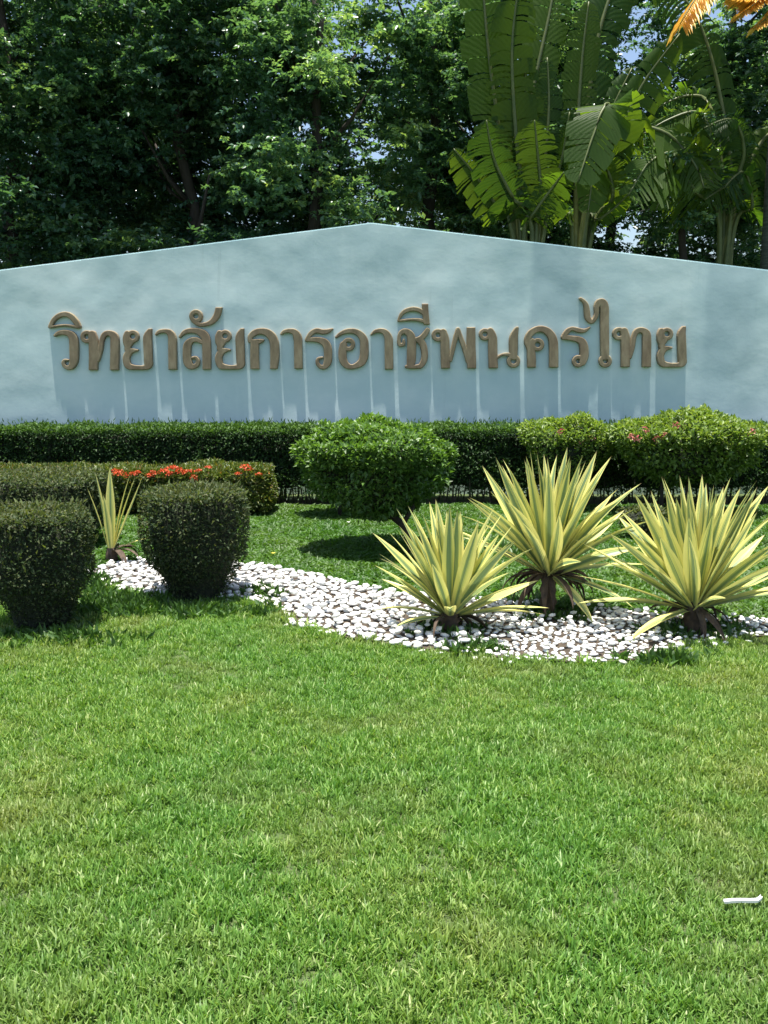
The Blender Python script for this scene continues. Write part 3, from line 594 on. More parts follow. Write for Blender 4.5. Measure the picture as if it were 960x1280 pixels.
def dome(name, loc, rx, ry, z0, z1, n, mat, label, cat, size, trunk=None, flat=.55, seed=0, hollow=.25):
    t0 = empty(name, loc); tag(t0, label, cat)
    D = rnd_unit(n); D[:, 2] = np.where(rng.random(n) < .68, np.abs(D[:, 2]), -np.abs(D[:, 2]) * .8)
    s_ = 1 - rng.random(n) ** 1.7 * hollow; hz = z1 - z0; zc = z0 + hz * .60
    und = np.where(D[:, 2] < 0, 1 - .32 * np.abs(D[:, 2]), 1.0)
    P = np.column_stack([D[:, 0] * rx * s_ * und, D[:, 1] * ry * s_ * und, zc + D[:, 2] * np.where(D[:, 2] > 0, z1 - zc, zc - z0) * s_])
    qd = np.maximum(np.abs(D[:, 2]), .25); ex = np.where(D[:, 2] > 0, 1 + .22 * (1 - np.abs(2 * np.abs(D[:, 2]) - 1)), 1 + .12 * (1 - np.abs(2 * np.abs(D[:, 2]) - 1))); P[:, 0] *= ex; P[:, 1] *= ex
    P += D * (wob(P, 4, .10, seed) + wob(P, 11, .05, seed + 5))[:, None]
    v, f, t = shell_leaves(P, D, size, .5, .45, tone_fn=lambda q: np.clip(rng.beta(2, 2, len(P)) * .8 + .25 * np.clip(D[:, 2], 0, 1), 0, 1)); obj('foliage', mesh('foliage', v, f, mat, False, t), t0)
    bm = bmesh.new(); bmesh.ops.create_icosphere(bm, subdivisions=3, radius=1)
    for v_ in bm.verts:
        c_ = v_.co; v_.co = Vector((c_.x * rx * .78, c_.y * ry * .78, zc + c_.z * ((z1 - zc) * .78 if c_.z > 0 else (zc - z0) * .7))) + noise.noise_vector(c_ * 3) * .06
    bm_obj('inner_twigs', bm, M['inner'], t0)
    k_ = 0
    for tr_ in trunk or []:
        v, f = tube([Vector(q[:3]) for q in tr_], [q[3] for q in tr_], 8); obj('trunk' if k_ == 0 else 'branch', mesh('trunk', v, f, M['bark'], True), t0); k_ += 1
    return t0
cb = Vector((at(468, 690, 7.15).x, 7.15, 0))
tb = at(516, 708, 7.0).x - cb.x
dome('round_shrub', cb, .545, .46, .17, 1.03, 23000, M['bush'], 'rounded bright green shrub on a bent trunk in front of the long hedge', 'shrub', .045,
     trunk=[[(tb, -.12, -.01, .036), (tb - .02, -.1, .12, .032), (tb - .09, -.06, .24, .03), (tb - .2, 0, .32, .028), (tb - .3, 0, .55, .02)],
            [(tb - .08, -.06, .23, .022), (tb - .0, -.05, .36, .018), (tb - .02, 0, .6, .012)], [(tb - .2, 0, .31, .02), (tb - .34, .03, .42, .018), (tb - .5, .05, .6, .01)]], seed=3)
n = 26; 
rb = Vector((at(858, 600, 8.85).x, 8.85, 0))
r1 = dome('round_shrub', rb, .70, .42, .22, .99, 15000, M['bushy'], 'broad yellow green shrub with a few pink flowers behind the rightmost sword leaved plant', 'shrub', .05, trunk=[[(0, 0, -.01, .03), (.02, 0, .2, .025), (0, 0, .5, .02)], [(.2, .05, -.01, .02), (.24, .05, .5, .015)], [(-.22, .0, -.01, .02), (-.25, 0, .5, .015)]], seed=9)
r2p = Vector((at(712, 600, 9.2).x, 9.2, 0))
r2 = dome('round_shrub', r2p, .46, .3, .25, .93, 8000, M['bushy'], 'small yellow green shrub at the hedge above the middle sword leaved plant', 'shrub', .045, trunk=[[(0, 0, -.01, .022), (.03, 0, .5, .016)], [(.1, 0, -.01, .018), (.15, 0, .5, .012)]], seed=14)
pf = [flower_head(26, .045, M['pink'], .024) for _ in range(3)]
for tt, lst in ((r1, [(797, 549), (790, 546), (808, 538), (830, 545), (938, 540), (845, 532), (822, 549)]), (r2, [(728, 552), (700, 540), (740, 548)])):
    Yf = tt.location.y - .40 * (1 if tt is r1 else .7)
    for a, b in lst:
        o = obj('flower_head', random.choice(pf), tt, at(a, b, Yf) - tt.location); o.rotation_euler = (.9, random.uniform(-.3, .3), random.uniform(0, 6)); o.scale = (.8, .8, .8)
dome('round_shrub', Vector((at(800, 668, 7.6).x, 7.6, 0)), .16, .14, .02, .27, 1500, M['topiary'], 'small dark low shrub between the middle and the rightmost sword leaved plants', 'shrub', .028, trunk=[[(0, 0, -.01, .012), (0, 0, .12, .01)]], seed=20)
dome('round_shrub', Vector((at(424, 640, 8.75).x, 8.8, 0)), .42, .3, .2, .78, 6000, M['hedge'], 'dark shaded shrub behind the rounded bright green one, touching the long hedge', 'shrub', .04, trunk=[[(0, 0, -.01, .02), (.03, 0, .4, .016)], [(.12, 0, -.01, .016), (.2, 0, .4, .012)]], seed=23)

# ------------------------------------------------------------------ variegated sword-leaved plants
def sword(Ln, Wm, bend, twist=0.0, fold=.35, seg=9):
    """leaf from the origin along +Z leaning to +X as it grows"""
    V = []; F = []; cr_ = []; al_ = []; x = z = 0; ang = 0
    for i in range(seg + 1):
        q = i / seg; wq = Wm * (.45 + .55 * math.sin(min(1, q / .5) * math.pi / 2)) * (1 - max(0, (q - .45) / .55) ** 1.7); wq = max(wq, .0015)
        ang = bend * q ** 1.4; dx_, dz_ = math.sin(ang), math.cos(ang)
        for s_ in (-1, -.5, 0, .5, 1):
            hh = fold * wq * .5 * abs(s_) ** 1.3; tw = twist * q; yy = s_ * wq / 2; xx = x - dz_ * hh; zz = z + dx_ * hh
            V.append((xx + yy * math.sin(tw) * .5, yy * math.cos(tw), zz)); cr_.append(s_); al_.append(q)
        x += dx_ * Ln / seg; z += dz_ * Ln / seg
    for i in range(seg):
        for k_ in range(4): a = i * 5 + k_; F.append((a, a + 1, a + 6, a + 5))
    return V, F, cr_, al_
SW = []
for k_ in range(10):
    v, f, c_, a_ = sword(1.0, random.uniform(.088, .118), [.1, .18, .25, .35, .5, .15, .05, -.08, .7, .3][k_], random.uniform(-.5, .5)); SW.append(mesh('leaf', v, f, M['sword'], True, uv=(c_, a_)))
DV = []
for k_ in range(4):
    v, f, c_, a_ = sword(1.0, .075, 1.4 + .35 * k_, random.uniform(-1.5, 1.5), .9); DV.append(mesh('dead_leaf', v, f, M['dead'], True, uv=(c_, a_)))
def sword_plant(loc, base_z, L_, n, label, dead=7, extra=(), stalk=.05, lean=0.0, minel=24):
    t0 = empty('sword_plant', loc); tag(t0, label, 'plant', 'variegated sword leaved plants in the pebble bed')
    zz_ = [-.02 + (base_z + .07) * i / 9 for i in range(10)]; v, f = tube([(0, 0, z) for z in zz_], [stalk * (1.2 - .045 * i) * (1.16 if i % 2 else .86) for i in range(10)], 14); v = [Vector((q.x * (1 + .3 * noise.noise(q * 40)), q.y * (1 + .3 * noise.noise(q * 40 + Vector((3, 0, 0)))), q.z)) for q in v]; obj('stalk', mesh('stalk', v, f, M['dead'], True), t0)
    ga = 2.39996
    for i in range(n):
        q = i / (n - 1); elv = R(minel + (88 - minel) * q ** .62 + random.uniform(-4, 4)); a = i * ga + random.uniform(-.25, .25); a = math.atan2(math.sin(a) * .6, math.cos(a)); Ln = L_ * (.82 + .18 * math.sin(q * math.pi)) * random.uniform(.85, 1.1)
        mi = random.choice([0, 1, 5, 6, 7, 2]) if q > .35 else random.choice([2, 3, 4, 9, 1])
        o = obj('leaf', SW[mi], t0); o.location = (.025 * math.cos(a), .025 * math.sin(a), base_z + .05 * q)
        o.rotation_euler = (Matrix.Rotation(a, 4, 'Z') @ Matrix.Rotation(math.pi / 2 - elv, 4, 'Y') @ Matrix.Rotation(random.uniform(-.9, .9), 4, 'Z')).to_euler(); o.scale = (Ln, Ln ** .5 * .9, Ln)
    for (adeg, eld, Ln, mi) in extra:
        o = obj('leaf', SW[mi], t0); a = R(adeg); o.location = (.03 * math.cos(a), .03 * math.sin(a), base_z); o.rotation_euler = (Matrix.Rotation(a, 4, 'Z') @ Matrix.Rotation(math.pi / 2 - R(eld), 4, 'Y')).to_euler(); o.scale = (Ln, Ln ** .5, Ln)
    for i in range(dead):
        a = random.uniform(0, 6.28); Ln = min(L_ * random.uniform(.35, .6), max(base_z * 1.3, .26)); o = obj('dead_leaf', DV[i % 4], t0); o['label'] = 'dry brown curled leaf'
        o.location = (.03 * math.cos(a), .03 * math.sin(a), base_z + .01); o.rotation_euler = (Matrix.Rotation(a, 4, 'Z') @ Matrix.Rotation(R(random.uniform(70, 125)), 4, 'Y') @ Matrix.Rotation(random.uniform(-.5, .5), 4, 'Z')).to_euler(); o.scale = (Ln, Ln ** .5, Ln)
    return t0
gA = ground(563, 792); gB = ground(684, 768); gC = ground(868, 792)
sword_plant((gA.x, gA.y + .03, 0), .09, .60, 54, 'smallest yellow green sword leaved plant, nearest the centre of the picture', 12, [(2, 8, .5, 3), (170, 12, .42, 4), (-12, 14, .52, 2), (215, 8, .35, 3)])
sword_plant((gB.x, gB.y, 0), .24, .72, 62, 'sword leaved plant raised on a short brown stump behind the other two', 26, [(5, 10, .6, 2), (28, 6, .55, 3), (172, 28, .78, 1), (-60, -18, .42, 4), (-20, -8, .5, 4)], .045)
sword_plant((gC.x, gC.y + .03, 0), .13, .70, 66, 'largest yellow green sword leaved plant at the right edge of the bed', 16, [(178, 10, .62, 3), (190, 22, .72, 1), (-150, -4, .5, 4), (8, 12, .68, 2), (-8, 20, .7, 2), (165, 33, .78, 1)], .055)
# the small one among the clipped shrubs
gD = Vector((at(139, 685, 6.72).x, 6.72, 0)); t0 = empty('sword_plant', gD); tag(t0, 'thin sword leaved plant with a few narrow upright leaves between the left clipped shrubs', 'plant', 'variegated sword leaved plants in the pebble bed')
v, f = tube([(0, 0, -.02), (0, 0, .07), (0, 0, .12)], [.05, .045, .03], 10); obj('stalk', mesh('stalk', v, f, M['dead'], True), t0)
for (adeg, eld, Ln, mi) in [(180, 84, .6, 6), (90, 88, .62, 0), (10, 79, .6, 5), (5, 74, .58, 0), (-10, 64, .62, 7), (200, 76, .5, 6), (0, 24, .3, 2), (-90, 80, .45, 1)]:
    o = obj('leaf', SW[mi], t0); a = R(adeg); o.location = (.02 * math.cos(a), .02 * math.sin(a), .1); o.rotation_euler = (Matrix.Rotation(a, 4, 'Z') @ Matrix.Rotation(math.pi / 2 - R(eld), 4, 'Y')).to_euler(); o.scale = (Ln, Ln ** .5 * .85, Ln)
for i in range(9):
    a = random.uniform(0, 6.28); o = obj('dead_leaf', DV[i % 4], t0); o['label'] = 'dry brown curled leaf'; Ln = .28; o.location = (.02 * math.cos(a), .02 * math.sin(a), .09); o.rotation_euler = (Matrix.Rotation(a, 4, 'Z') @ Matrix.Rotation(R(70), 4, 'Y')).to_euler(); o.scale = (Ln, Ln ** .5, Ln)

# weeds round the feet of the clipped shrubs and along the bed
wp = []
for (a, b, sx, sy, c_) in [(150, 762, 55, 12, 300), (250, 768, 90, 7, 160), (60, 800, 80, 8, 120), (590, 815, 40, 5, 40), (640, 690, 60, 6, 60), (330, 745, 18, 8, 50), (835, 828, 40, 5, 60), (563, 790, 60, 8, 45), (690, 770, 60, 10, 60), (868, 792, 70, 8, 60), (120, 735, 25, 10, 90)]:
    for _ in range(c_): p = ground(a + random.gauss(0, sx * .5), b + random.gauss(0, sy * .6)); wp.append((p.x, p.y, 0))
def weed():
    n = 10; Pp = rng.uniform(-.02, .02, (n, 3)) * [1, 1, 0]; L_ = rng.uniform(.04, .08, n); Vv, Ff = leaves(Pp, rnd_unit(n) * [1, 1, .3] + [0, 0, .9], rnd_unit(n) + [0, 0, .6], L_, L_ * .35); return Vv, Ff, np.repeat(rng.random(n), 4)
o = gn_scatter('weeds', wp, rng.uniform(.6, 1.3, len(wp)), [weed() for _ in range(5)], M['weed']); tag(o, 'leafy green weeds around the feet of the clipped shrubs', 'weeds', kind='stuff')

# ------------------------------------------------------------------ trees behind the wall
def spray(nl=6, Ls=.19, droop=.3, lf=.075):
    """a feathery spray along +X"""
    P = []; D = []; L = []
    for i in range(nl):
        q = (i + .5) / nl; x = q * Ls; z = -droop * Ls * q * q
        for s_ in (-1, 1): P.append((x, 0, z)); D.append((.45, s_ * .9, -.18)); L.append(lf * (1 - .45 * abs(q - .4)))
    P.append((Ls, 0, -droop * Ls)); D.append((1, 0, -.4)); L.append(lf)
    return np.array(P), np.array(D, float), np.array(L)
def crown_mesh(name, rx, ry, z0, z1, nclump, per, mat, seed, lf=.075, clump=.5):
    r_ = np.random.default_rng(seed); P0, D0, L0 = spray(lf=lf); m0 = len(P0); Ps, Ds, Ls, Ts = [], [], [], []
    for c_ in range(nclump):
        d = r_.normal(size=3); d /= np.linalg.norm(d); s_ = r_.random() ** .35; zc = (z0 + z1) / 2
        C = np.array([d[0] * rx * s_, d[1] * ry * s_, zc + d[2] * (z1 - z0) / 2 * s_]); tc = r_.random() * .5; cs = clump * r_.uniform(.6, 1.3)
        for k_ in range(per):
            a = r_.uniform(0, 2 * math.pi); off_ = r_.normal(size=3) * [cs * .5, cs * .5, cs * .30]; el_ = r_.normal(.05, .3); sc_ = r_.uniform(.7, 1.25)
            ca, sa = math.cos(a), math.sin(a); ce, se = math.cos(el_), math.sin(el_)
            Mx = np.array([[ca, -sa, 0], [sa, ca, 0], [0, 0, 1]]) @ np.array([[ce, 0, -se], [0, 1, 0], [se, 0, ce]])
            Ps.append(P0 @ Mx.T * sc_ + C + off_); Ds.append(D0 @ Mx.T + r_.normal(size=D0.shape) * .45); Ls.append(L0 * sc_); Ts.append(np.full(m0, np.clip(tc + r_.normal(.25, .12), 0, 1)))
    P = np.concatenate(Ps); D = np.concatenate(Ds); L = np.concatenate(Ls); n = len(P)
    V, F = leaves(P, D, np.tile([0, 0, 1.], (n, 1)) + r_.normal(size=(n, 3)) * .45, L, L * .6, .12)
    return mesh(name, V, F, mat, False, np.repeat(np.concatenate(Ts) + r_.normal(0, .08, n), 4))
CR = [crown_mesh('crown', 1.9, 1.6, 1.0, 8.2, 135, 42, M['tree'], 11, .085, .42), crown_mesh('crown', 1.7, 1.5, .7, 7.6, 122, 42, M['tree'], 12, .09, .42),
      crown_mesh('crown', 1.6, 1.3, 2.1, 8.0, 66, 42, M['tree_light'], 13, .09, .42), crown_mesh('crown', 2.6, 2.0, .4, 10, 92, 32, M['tree'], 15, .14, .65)]
TK = []
def trunk_meshes(h, r, seed, nb=7):
    rr = random.Random(seed); pts_ = []; rad = []
    for i in range(9): q = i / 8; pts_.append(Vector((rr.uniform(-.12, .12) * q * 2, rr.uniform(-.1, .1) * q * 2, q * h - .05))); rad.append(r * (1.25 if i == 0 else 1) * (1 - .75 * q))
    v, f = tube(pts_, rad, 10); T_ = mesh('trunk', v, f, M['bark'], True); B_ = []
    for k_ in range(nb):
        i = rr.randint(2, 7); p = pts_[i]; a = rr.uniform(0, 6.28); ln = rr.uniform(.9, 1.7); d = Vector((math.cos(a), math.sin(a), rr.uniform(.5, 1.3))).normalized(); s_ = [p, p + d * ln * .5 + Vector((0, 0, -.05)), p + d * ln + Vector((0, 0, .15))]
        rb_ = rad[i] * .5; v, f = tube(s_, [rb_, rb_ * .7, rb_ * .3], 7); B_.append(mesh('branch', v, f, M['bark'], True))
    return T_, B_
TM = [trunk_meshes(7.2, .13, 1), trunk_meshes(7, .10, 2), trunk_meshes(7.4, .15, 3, 8), trunk_meshes(9, .2, 4, 8)]
def tree(px, Y, ci, sc, rz, label, group):
    x = at(px, 300, Y).x; t0 = empty('tree', (x, Y, 0), rz); t0.scale = (sc, sc, sc); tag(t0, label, 'tree', group)
    T_, B_ = TM[ci]; obj('trunk', T_, t0); 
    for b_ in B_: obj('branch', b_, t0)
    obj('crown', CR[ci], t0)
ga_, gb_ = 'trees close behind the wall', 'trees farther behind the wall'
tree(20, 13.2, 0, 1.0, .3, 'dark leafy tree behind the wall at the far left edge', ga_)
tree(130, 14.2, 1, 1.05, 2.0, 'dense dark tree behind the wall, second from the left edge', ga_)
tree(235, 13.3, 0, 1.0, 3.1, 'dark tree behind the left half of the wall with a small sky gap', ga_)
tree(330, 14.6, 1, 1.0, 4.4, 'dark green tree behind the wall between the left letters and the gable peak', ga_)
tree(392, 13.0, 2, .92, 1.2, 'light green feathery tree just left of the gable peak', ga_)
tree(540, 13.8, 2, .98, 5.0, 'light green tree with a dark upright trunk just right of the gable peak', ga_)
tree(610, 15.0, 1, 1.05, 5.6, 'dark tree right behind the leftmost tall paddle leaves', ga_)
tree(760, 16.5, 0, 1.05, .9, 'shaded tree behind the middle of the paddle leaved plants', ga_)
tree(905, 15.2, 2, 1.0, 2.6, 'pale green tree left of the palm trunk at the right', ga_)
tree(1010, 14.2, 0, 1.0, 3.7, 'dark tree behind the wall beyond the right edge palm', ga_)
for (px, Y, sc, rz, lb) in [(-60, 20, 1.0, 0, 'big dark tree farther back, behind the left edge trees'), (180, 21, 1.0, 2.3, 'big dark tree farther back behind the left half of the wall'), (620, 23, 1.1, 3.2, 'big dark tree farther back behind the paddle leaves'), (1000, 22, 1.05, 4.1, 'big dark tree farther back at the right edge')]:
    tree(px, Y, 3, sc, rz, lb, gb_)
# low bright shrubs seen under the leaves at the right
lb_me = crown_mesh('foliage', 1.1, .7, 1.2, 2.75, 34, 20, M['tree_light'], 21, .09, .5)
for (px, Y, lb) in [(800, 13.0, 'sunlit yellow green bush just above the wall at right'), (905, 13.4, 'sunlit loose bush above the wall near the palm trunk')]:
    t0 = empty('tall_bush', (at(px, 300, Y).x, Y, 0)); tag(t0, lb, 'bush'); obj('foliage', lb_me, t0)
    for q in range(4):
        v, f = tube([(random.uniform(-.1, .1), 0, -.02), (random.uniform(-.3, .3), random.uniform(-.2, .2), 1.0), (random.uniform(-.6, .6), random.uniform(-.3, .3), 2.3)], [.03, .025, .01], 6); obj('stem', mesh('stem', v, f, M['bark'], True), t0)
t0 = empty('slim_tree', (at(858, 300, 12.6).x, 12.6, 0)); tag(t0, 'slim dark trunked young tree rising behind the wall at right', 'tree')
v, f = tube([(.08, 0, -.05), (.06, 0, 1.5), (.05, 0, 2.3), (-.05, 0, 3.0), (-.12, 0, 3.8)], [.07, .065, .06, .05, .03], 9); obj('trunk', mesh('trunk', v, f, M['bark'], True), t0)
obj('crown', crown_mesh('crown', .9, .7, 3.1, 4.6, 22, 20, M['tree'], 31, .08, .4), t0)

# ------------------------------------------------------------------ paddle-leaved plants (banana-like, torn edges)
def paddle(ctrl, width, tear=.5, droop=.25, seed=0, petiole=.25, side=None):
    """ctrl: points of the midrib (world), blade on its upper part; returns blade and midrib meshes"""
    rr = random.Random(seed); C_ = [Vector(c) for c in ctrl]; NS = 46
    def cat(t):
        t = min(max(t, 0), .9999) * (len(C_) - 1); i = int(t); u = t - i; p0, p1, p2, p3 = C_[max(i - 1, 0)], C_[i], C_[i + 1], C_[min(i + 2, len(C_) - 1)]
        return .5 * (2 * p1 + (p2 - p0) * u + (2 * p0 - 5 * p1 + 4 * p2 - p3) * u * u + (3 * p1 - p0 - 3 * p2 + p3) * u ** 3)
    ln = sum((cat((i + 1) / 40) - cat(i / 40)).length for i in range(40))
    V = []; F = []; cr_ = []; al_ = []; side = Vector(side) if side else Vector((1, 0, 0))
    for s_ in (-1, 1):
        i = 0; strip = 0
        while i < NS:
            k_ = 1 if rr.random() < tear * .8 + .15 else rr.randint(2, 4); k_ = min(k_, NS - i); dr = droop * rr.uniform(.6, 1.8); short = rr.uniform(.78, 1.04); swing = rr.uniform(-.12, .12) * tear; b0 = len(V)
            for q in range(k_ + 1):
                t = petiole + (1 - petiole) * (i + q - (.12 + .5 * tear * rr.random() if q == k_ and tear > .1 else 0)) / NS; p = cat(t); d = (cat(min(t + .01, 1)) - cat(t - .01)).normalized(); u = (t - petiole) / (1 - petiole)
                sd_ = (side - d * side.dot(d)).normalized(); nn_ = sd_.cross(d); w = width * .5 * (math.sin(min(1, u / .25) * math.pi / 2) ** .6) * (1 - max(0, (u - .6) / .4) ** 2.2) ** .7 * short
                for e in (0, .35, .7, 1):
                    V.append(p + sd_ * s_ * w * e + d * (w * e * (.32 + swing)) + nn_ * (w * (.22 * e - droop * e * e)) + Vector((0, 0, -1)) * (w * dr * e * e)); cr_.append(s_ * e); al_.append(u)
            for q in range(k_):
                for e in range(3): a = b0 + q * 4 + e; F.append((a, a + 1, a + 5, a + 4))
            i += k_
    pr = [cat(i / 24) for i in range(25)]; v2, f2 = tube(pr, [.034 * (1 - .85 * i / 24) * (ln / 3) ** .3 + .003 for i in range(25)], 7)
    return (V, F, cr_, al_), (v2, f2)
def paddle_plant(label, base_px, Y, leaves_):
    b = Vector((at(base_px, 300, Y).x, Y, 0)); t0 = empty('paddle_leaved_plant', b); tag(t0, label, 'plant', 'tall torn leaved plants behind the wall')
    v, f = tube([(0, 0, -.05), (0, 0, .8), (0, 0, 1.6)], [.2, .16, .12], 12); obj('stem', mesh('stem', v, f, M['palm_bark'], True), t0)
    for i, (pix, width, tear, droop, dY) in enumerate(leaves_):
        ctrl = [b + Vector((random.uniform(-.08, .08), random.uniform(-.05, .05), 1.2))] + [at(x, y, Y + dY * (k_ + 1) / len(pix)) for k_, (x, y) in enumerate(pix)]
        ctrl = [c - b for c in ctrl]; (V, F, c_, a_), (v2, f2) = paddle(ctrl, width, tear, droop, seed=i * 7 + base_px, petiole=.30)
        lf_ = obj('leaf', mesh('leaf', V, F, M['paddle'], True, uv=(c_, a_)), t0); obj('midrib', mesh('midrib', v2, f2, M['midrib'], True), lf_)
paddle_plant('tall plant of upright torn paddle leaves, leftmost, right of the gable peak', 660, 11.9, [
    ([(640, 260), (622, 150), (608, 40), (600, -80)], .62, .25, .2, -.1), ([(655, 270), (645, 170), (640, 60), (650, -30)], .60, .5, .3, -.35), ([(650, 280), (632, 220), (655, 130), (655, 62)], .46, .6, .3, -.2),
    ([(640, 290), (622, 260), (595, 220), (567, 186)], .46, .7, .35, -.3), ([(675, 280), (682, 200), (686, 130), (684, 72)], .34, .85, .3, -.1), ([(670, 290), (676, 240), (672, 190), (668, 150)], .55, .6, .3, -.4),
    ([(648, 250), (665, 120), (690, 0), (700, -90)], .55, .5, .3, .3), ([(665, 290), (640, 245), (618, 200), (608, 150)], .6, .5, .4, -.5), ([(680, 290), (692, 240), (704, 190), (712, 140)], .5, .7, .4, -.2), ([(655, 292), (665, 270), (690, 235), (705, 215)], .5, .7, .4, -.45)])
paddle_plant('tall plant of broad torn paddle leaves in the middle, one leaf hanging forward', 722, 12.1, [
    ([(720, 260), (722, 160), (728, 70), (736, 2)], .48, .4, .25, -.1), ([(735, 260), (768, 160), (760, 130), (748, 150), (722, 228)], .75, .25, .15, -.8), ([(730, 270), (765, 190), (800, 110), (850, 42)], .52, .45, .35, -.2),
    ([(740, 270), (780, 170), (830, 165), (868, 205), (880, 235)], .58, .75, .6, -.3), ([(730, 285), (748, 275), (770, 258), (788, 240)], .26, .5, .3, -.3), ([(715, 285), (706, 270), (695, 255), (690, 245)], .26, .4, .3, -.3), ([(725, 240), (745, 60), (775, -40), (800, -120)], .6, .5, .35, .2), ([(735, 285), (748, 220), (760, 150), (790, 85)], .6, .6, .45, .1), ([(740, 290), (765, 250), (760, 215), (745, 205), (735, 265)], .55, .5, .3, -.5)])
paddle_plant('tall plant of drooping torn paddle leaves beside the palm trunk at right', 905, 12.3, [
    ([(900, 270), (880, 190), (850, 195), (820, 262)], .5, .8, .5, -.4), ([(905, 270), (885, 160), (870, 140), (835, 150), (800, 170)], .5, .8, .55, -.2), ([(915, 260), (930, 190), (915, 150), (880, 160)], .5, .85, .6, -.5),
    ([(910, 280), (930, 240), (915, 230), (880, 250)], .42, .8, .6, -.3), ([(915, 260), (900, 120), (870, 20), (820, -40)], .6, .6, .5, .1), ([(920, 260), (950, 180), (985, 160), (1020, 190)], .55, .7, .5, 0), ([(900, 280), (880, 215), (855, 190), (815, 200), (785, 245)], .75, .85, .6, -.6), ([(900, 285), (870, 240), (845, 215), (810, 225)], .7, .85, .6, -.5), ([(905, 270), (890, 140), (858, 120), (812, 140)], .65, .85, .6, 0), ([(918, 285), (940, 260), (930, 215), (905, 235)], .6, .85, .6, -.4)])

# the palm at the right edge
px_ = Vector((at(962, 300, 12.0).x, 12.0, 0)); t0 = empty('palm_tree', px_); tag(t0, 'palm with a straight grey trunk and a dry orange frond at the right edge', 'palm tree')
v, f = tube([(0, 0, -.05), (.02, 0, 1.8), (0, 0, 4.4), (-.03, 0, 7.6)], [.15, .11, .10, .09], 14); obj('trunk', mesh('trunk', v, f, M['palm_bark'], True), t0)
def frond(ctrl, half, mat, nl=54, droop=.5, seed=1):
    rr = random.Random(seed); P = []; D = []; L = []; C_ = [Vector(c) for c in ctrl]
    def bez(t): a, b_, c_ = C_; return a * (1 - t) ** 2 + b_ * 2 * t * (1 - t) + c_ * t * t
    for i in range(nl):
        q = .12 + .88 * i / nl; p = bez(q); d = (bez(min(1, q + .02)) - bez(q - .02)).normalized(); s0 = d.cross(Vector((0, 0, 1))).normalized()
        for s_ in (-1, 1): P.append(p[:]); D.append((s0 * s_ + d * .5 + Vector((0, 0, -droop + rr.uniform(-.15, .15))))[:]); L.append(half * (.5 + .5 * math.sin(q * 3)) * rr.uniform(.8, 1.1))
    P = np.array(P); D = np.array(D); L = np.array(L); V, F = leaves(P, D, np.tile([0, 0, 1.], (len(P), 1)), L, np.full(len(P), .05), .3)
    v2, f2 = tube([bez(i / 12) for i in range(13)], [.025 * (1 - i / 14) for i in range(13)], 6)
    return mesh('frond', V, F, mat, False, np.repeat(np.random.default_rng(seed).random(len(P)), 4)), mesh('rib', v2, f2, M['midrib'], True)
def put_frond(ctrl, half, mat, seed, label=None, droop=.5):
    a, b_ = frond([Vector(c) for c in ctrl], half, mat, seed=seed, droop=droop); o = obj('frond', a, t0); obj('rib', b_, o)
    if label: o['label'] = label
top = Vector((-.03, 0, 7.5))
for i in range(11):
    a = i * 2 * math.pi / 11 + .2
    if math.cos(a) < -.2 and math.sin(a) < .5: continue
    e = Vector((math.cos(a), math.sin(a), 0)); put_frond([top, top + e * 1.0 + Vector((0, 0, 1.0)), top + e * 2.3 + Vector((0, 0, -.1 if i % 2 else .5))], .55, M['frond'], 40 + i)
q = [at(990, -10, 11.8) - px_, at(955, -5, 11.6) - px_, at(915, 35, 11.4) - px_]
for i, (a, b_, c_) in enumerate([((995, -50), (965, -8), (925, 18)), ((1000, -40), (968, 5), (915, -2)), ((1005, -50), (985, 5), (942, 36))]):
    put_frond([at(*a, 11.85) - px_, at(*b_, 11.65) - px_, at(*c_, 11.5) - px_], .26, M['frond_dry'], 60 + i, 'dry orange yellow frond', .25)
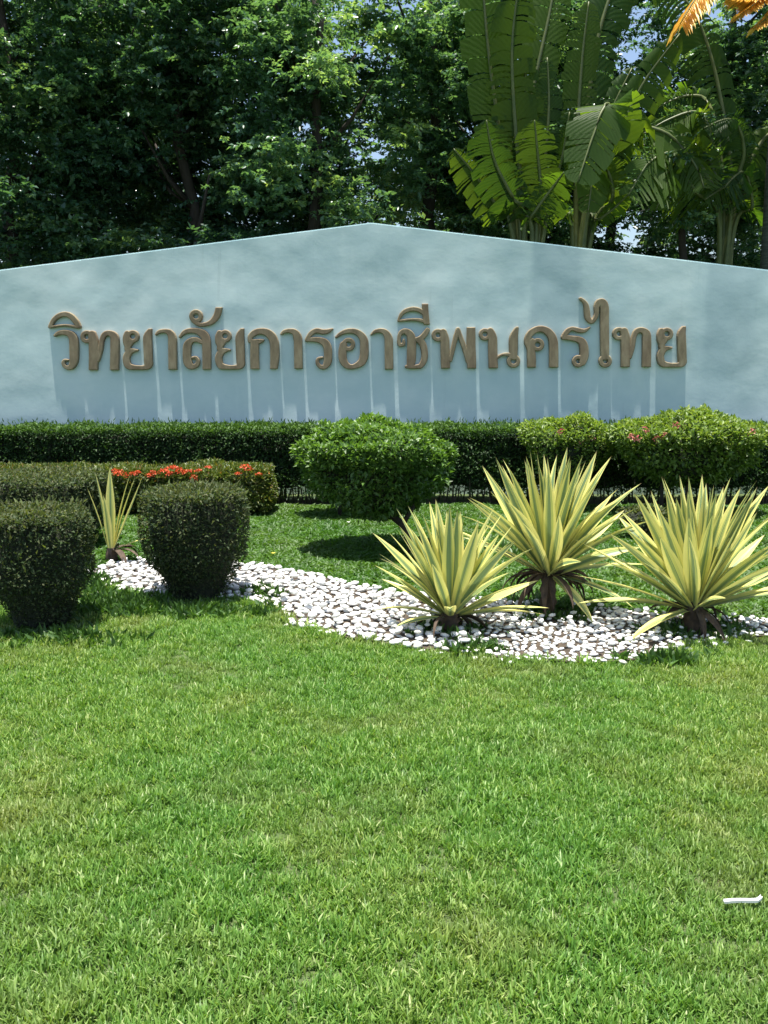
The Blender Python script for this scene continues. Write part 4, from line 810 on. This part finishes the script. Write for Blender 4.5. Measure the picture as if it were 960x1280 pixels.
put_frond([at(985, -120, 11.9) - px_, at(880, -30, 11.7) - px_, at(850, 30, 11.5) - px_], .45, M['frond_dry'], 77, 'dry brownish hanging frond', .7)

# ------------------------------------------------------------------ small things
a = ground(904, 1143); b = ground(953, 1139); me_pts = []
t = np.linspace(0, 1, 13); cen = [(a.lerp(b, q) + Vector((0, .006 * math.sin(q * 3.14) * -1 + (.012 * max(0, q - .85) / .15), .040 + .003 * math.sin(q * 5)))) for q in t]
V = []; F = []
for i, p in enumerate(cen):
    w_ = .007 if 0 < i < 12 else .007
    V += [p + Vector((0, -w_, -.004)), p + Vector((0, -w_, .003)), p + Vector((0, -w_ + .003, .003)), p + Vector((0, -w_ + .003, -.001)), p + Vector((0, w_, -.001)), p + Vector((0, w_ * .6, .002)), p + Vector((0, w_ * .6 + .002, .002)), p + Vector((0, w_ + .002, -.004))]
for i in range(12):
    for k_ in range(8): F.append((i * 8 + k_, i * 8 + (k_ + 1) % 8, (i + 1) * 8 + (k_ + 1) % 8, (i + 1) * 8 + k_))
F += [tuple(range(8)), tuple(96 + k_ for k_ in range(8))[::-1]]
o = obj('plastic_strip', mesh('plastic_strip', V, F, M['white_plastic'])); tag(o, 'thin white strip of litter lying in the near lawn at right', 'litter')
def flower(loc, mat, label):
    t0 = empty('flower', loc); tag(t0, label, 'flower'); v, f = tube([(0, 0, 0), (.005, 0, .05)], [.002, .0015], 5); obj('stem', mesh('stem', v, f, M['weed'], False, np.full(len(v), .5)), t0)
    V = []; F = []
    for k_ in range(6):
        a_ = k_ * math.pi / 3; b_ = len(V); V += [(.005, 0, .05), (.005 + .012 * math.cos(a_ - .4), .012 * math.sin(a_ - .4), .056), (.005 + .02 * math.cos(a_), .02 * math.sin(a_), .058), (.005 + .012 * math.cos(a_ + .4), .012 * math.sin(a_ + .4), .056)]; F.append((b_, b_ + 1, b_ + 2, b_ + 3))
    obj('petals', mesh('petals', V, F, mat), t0)
flower(ground(341, 700), M['yellow'], 'tiny yellow flower in the ground cover above the pebble bed')
flower(ground(435, 660), M['white_plastic'], 'tiny white flower in the ground cover under the rounded shrub')
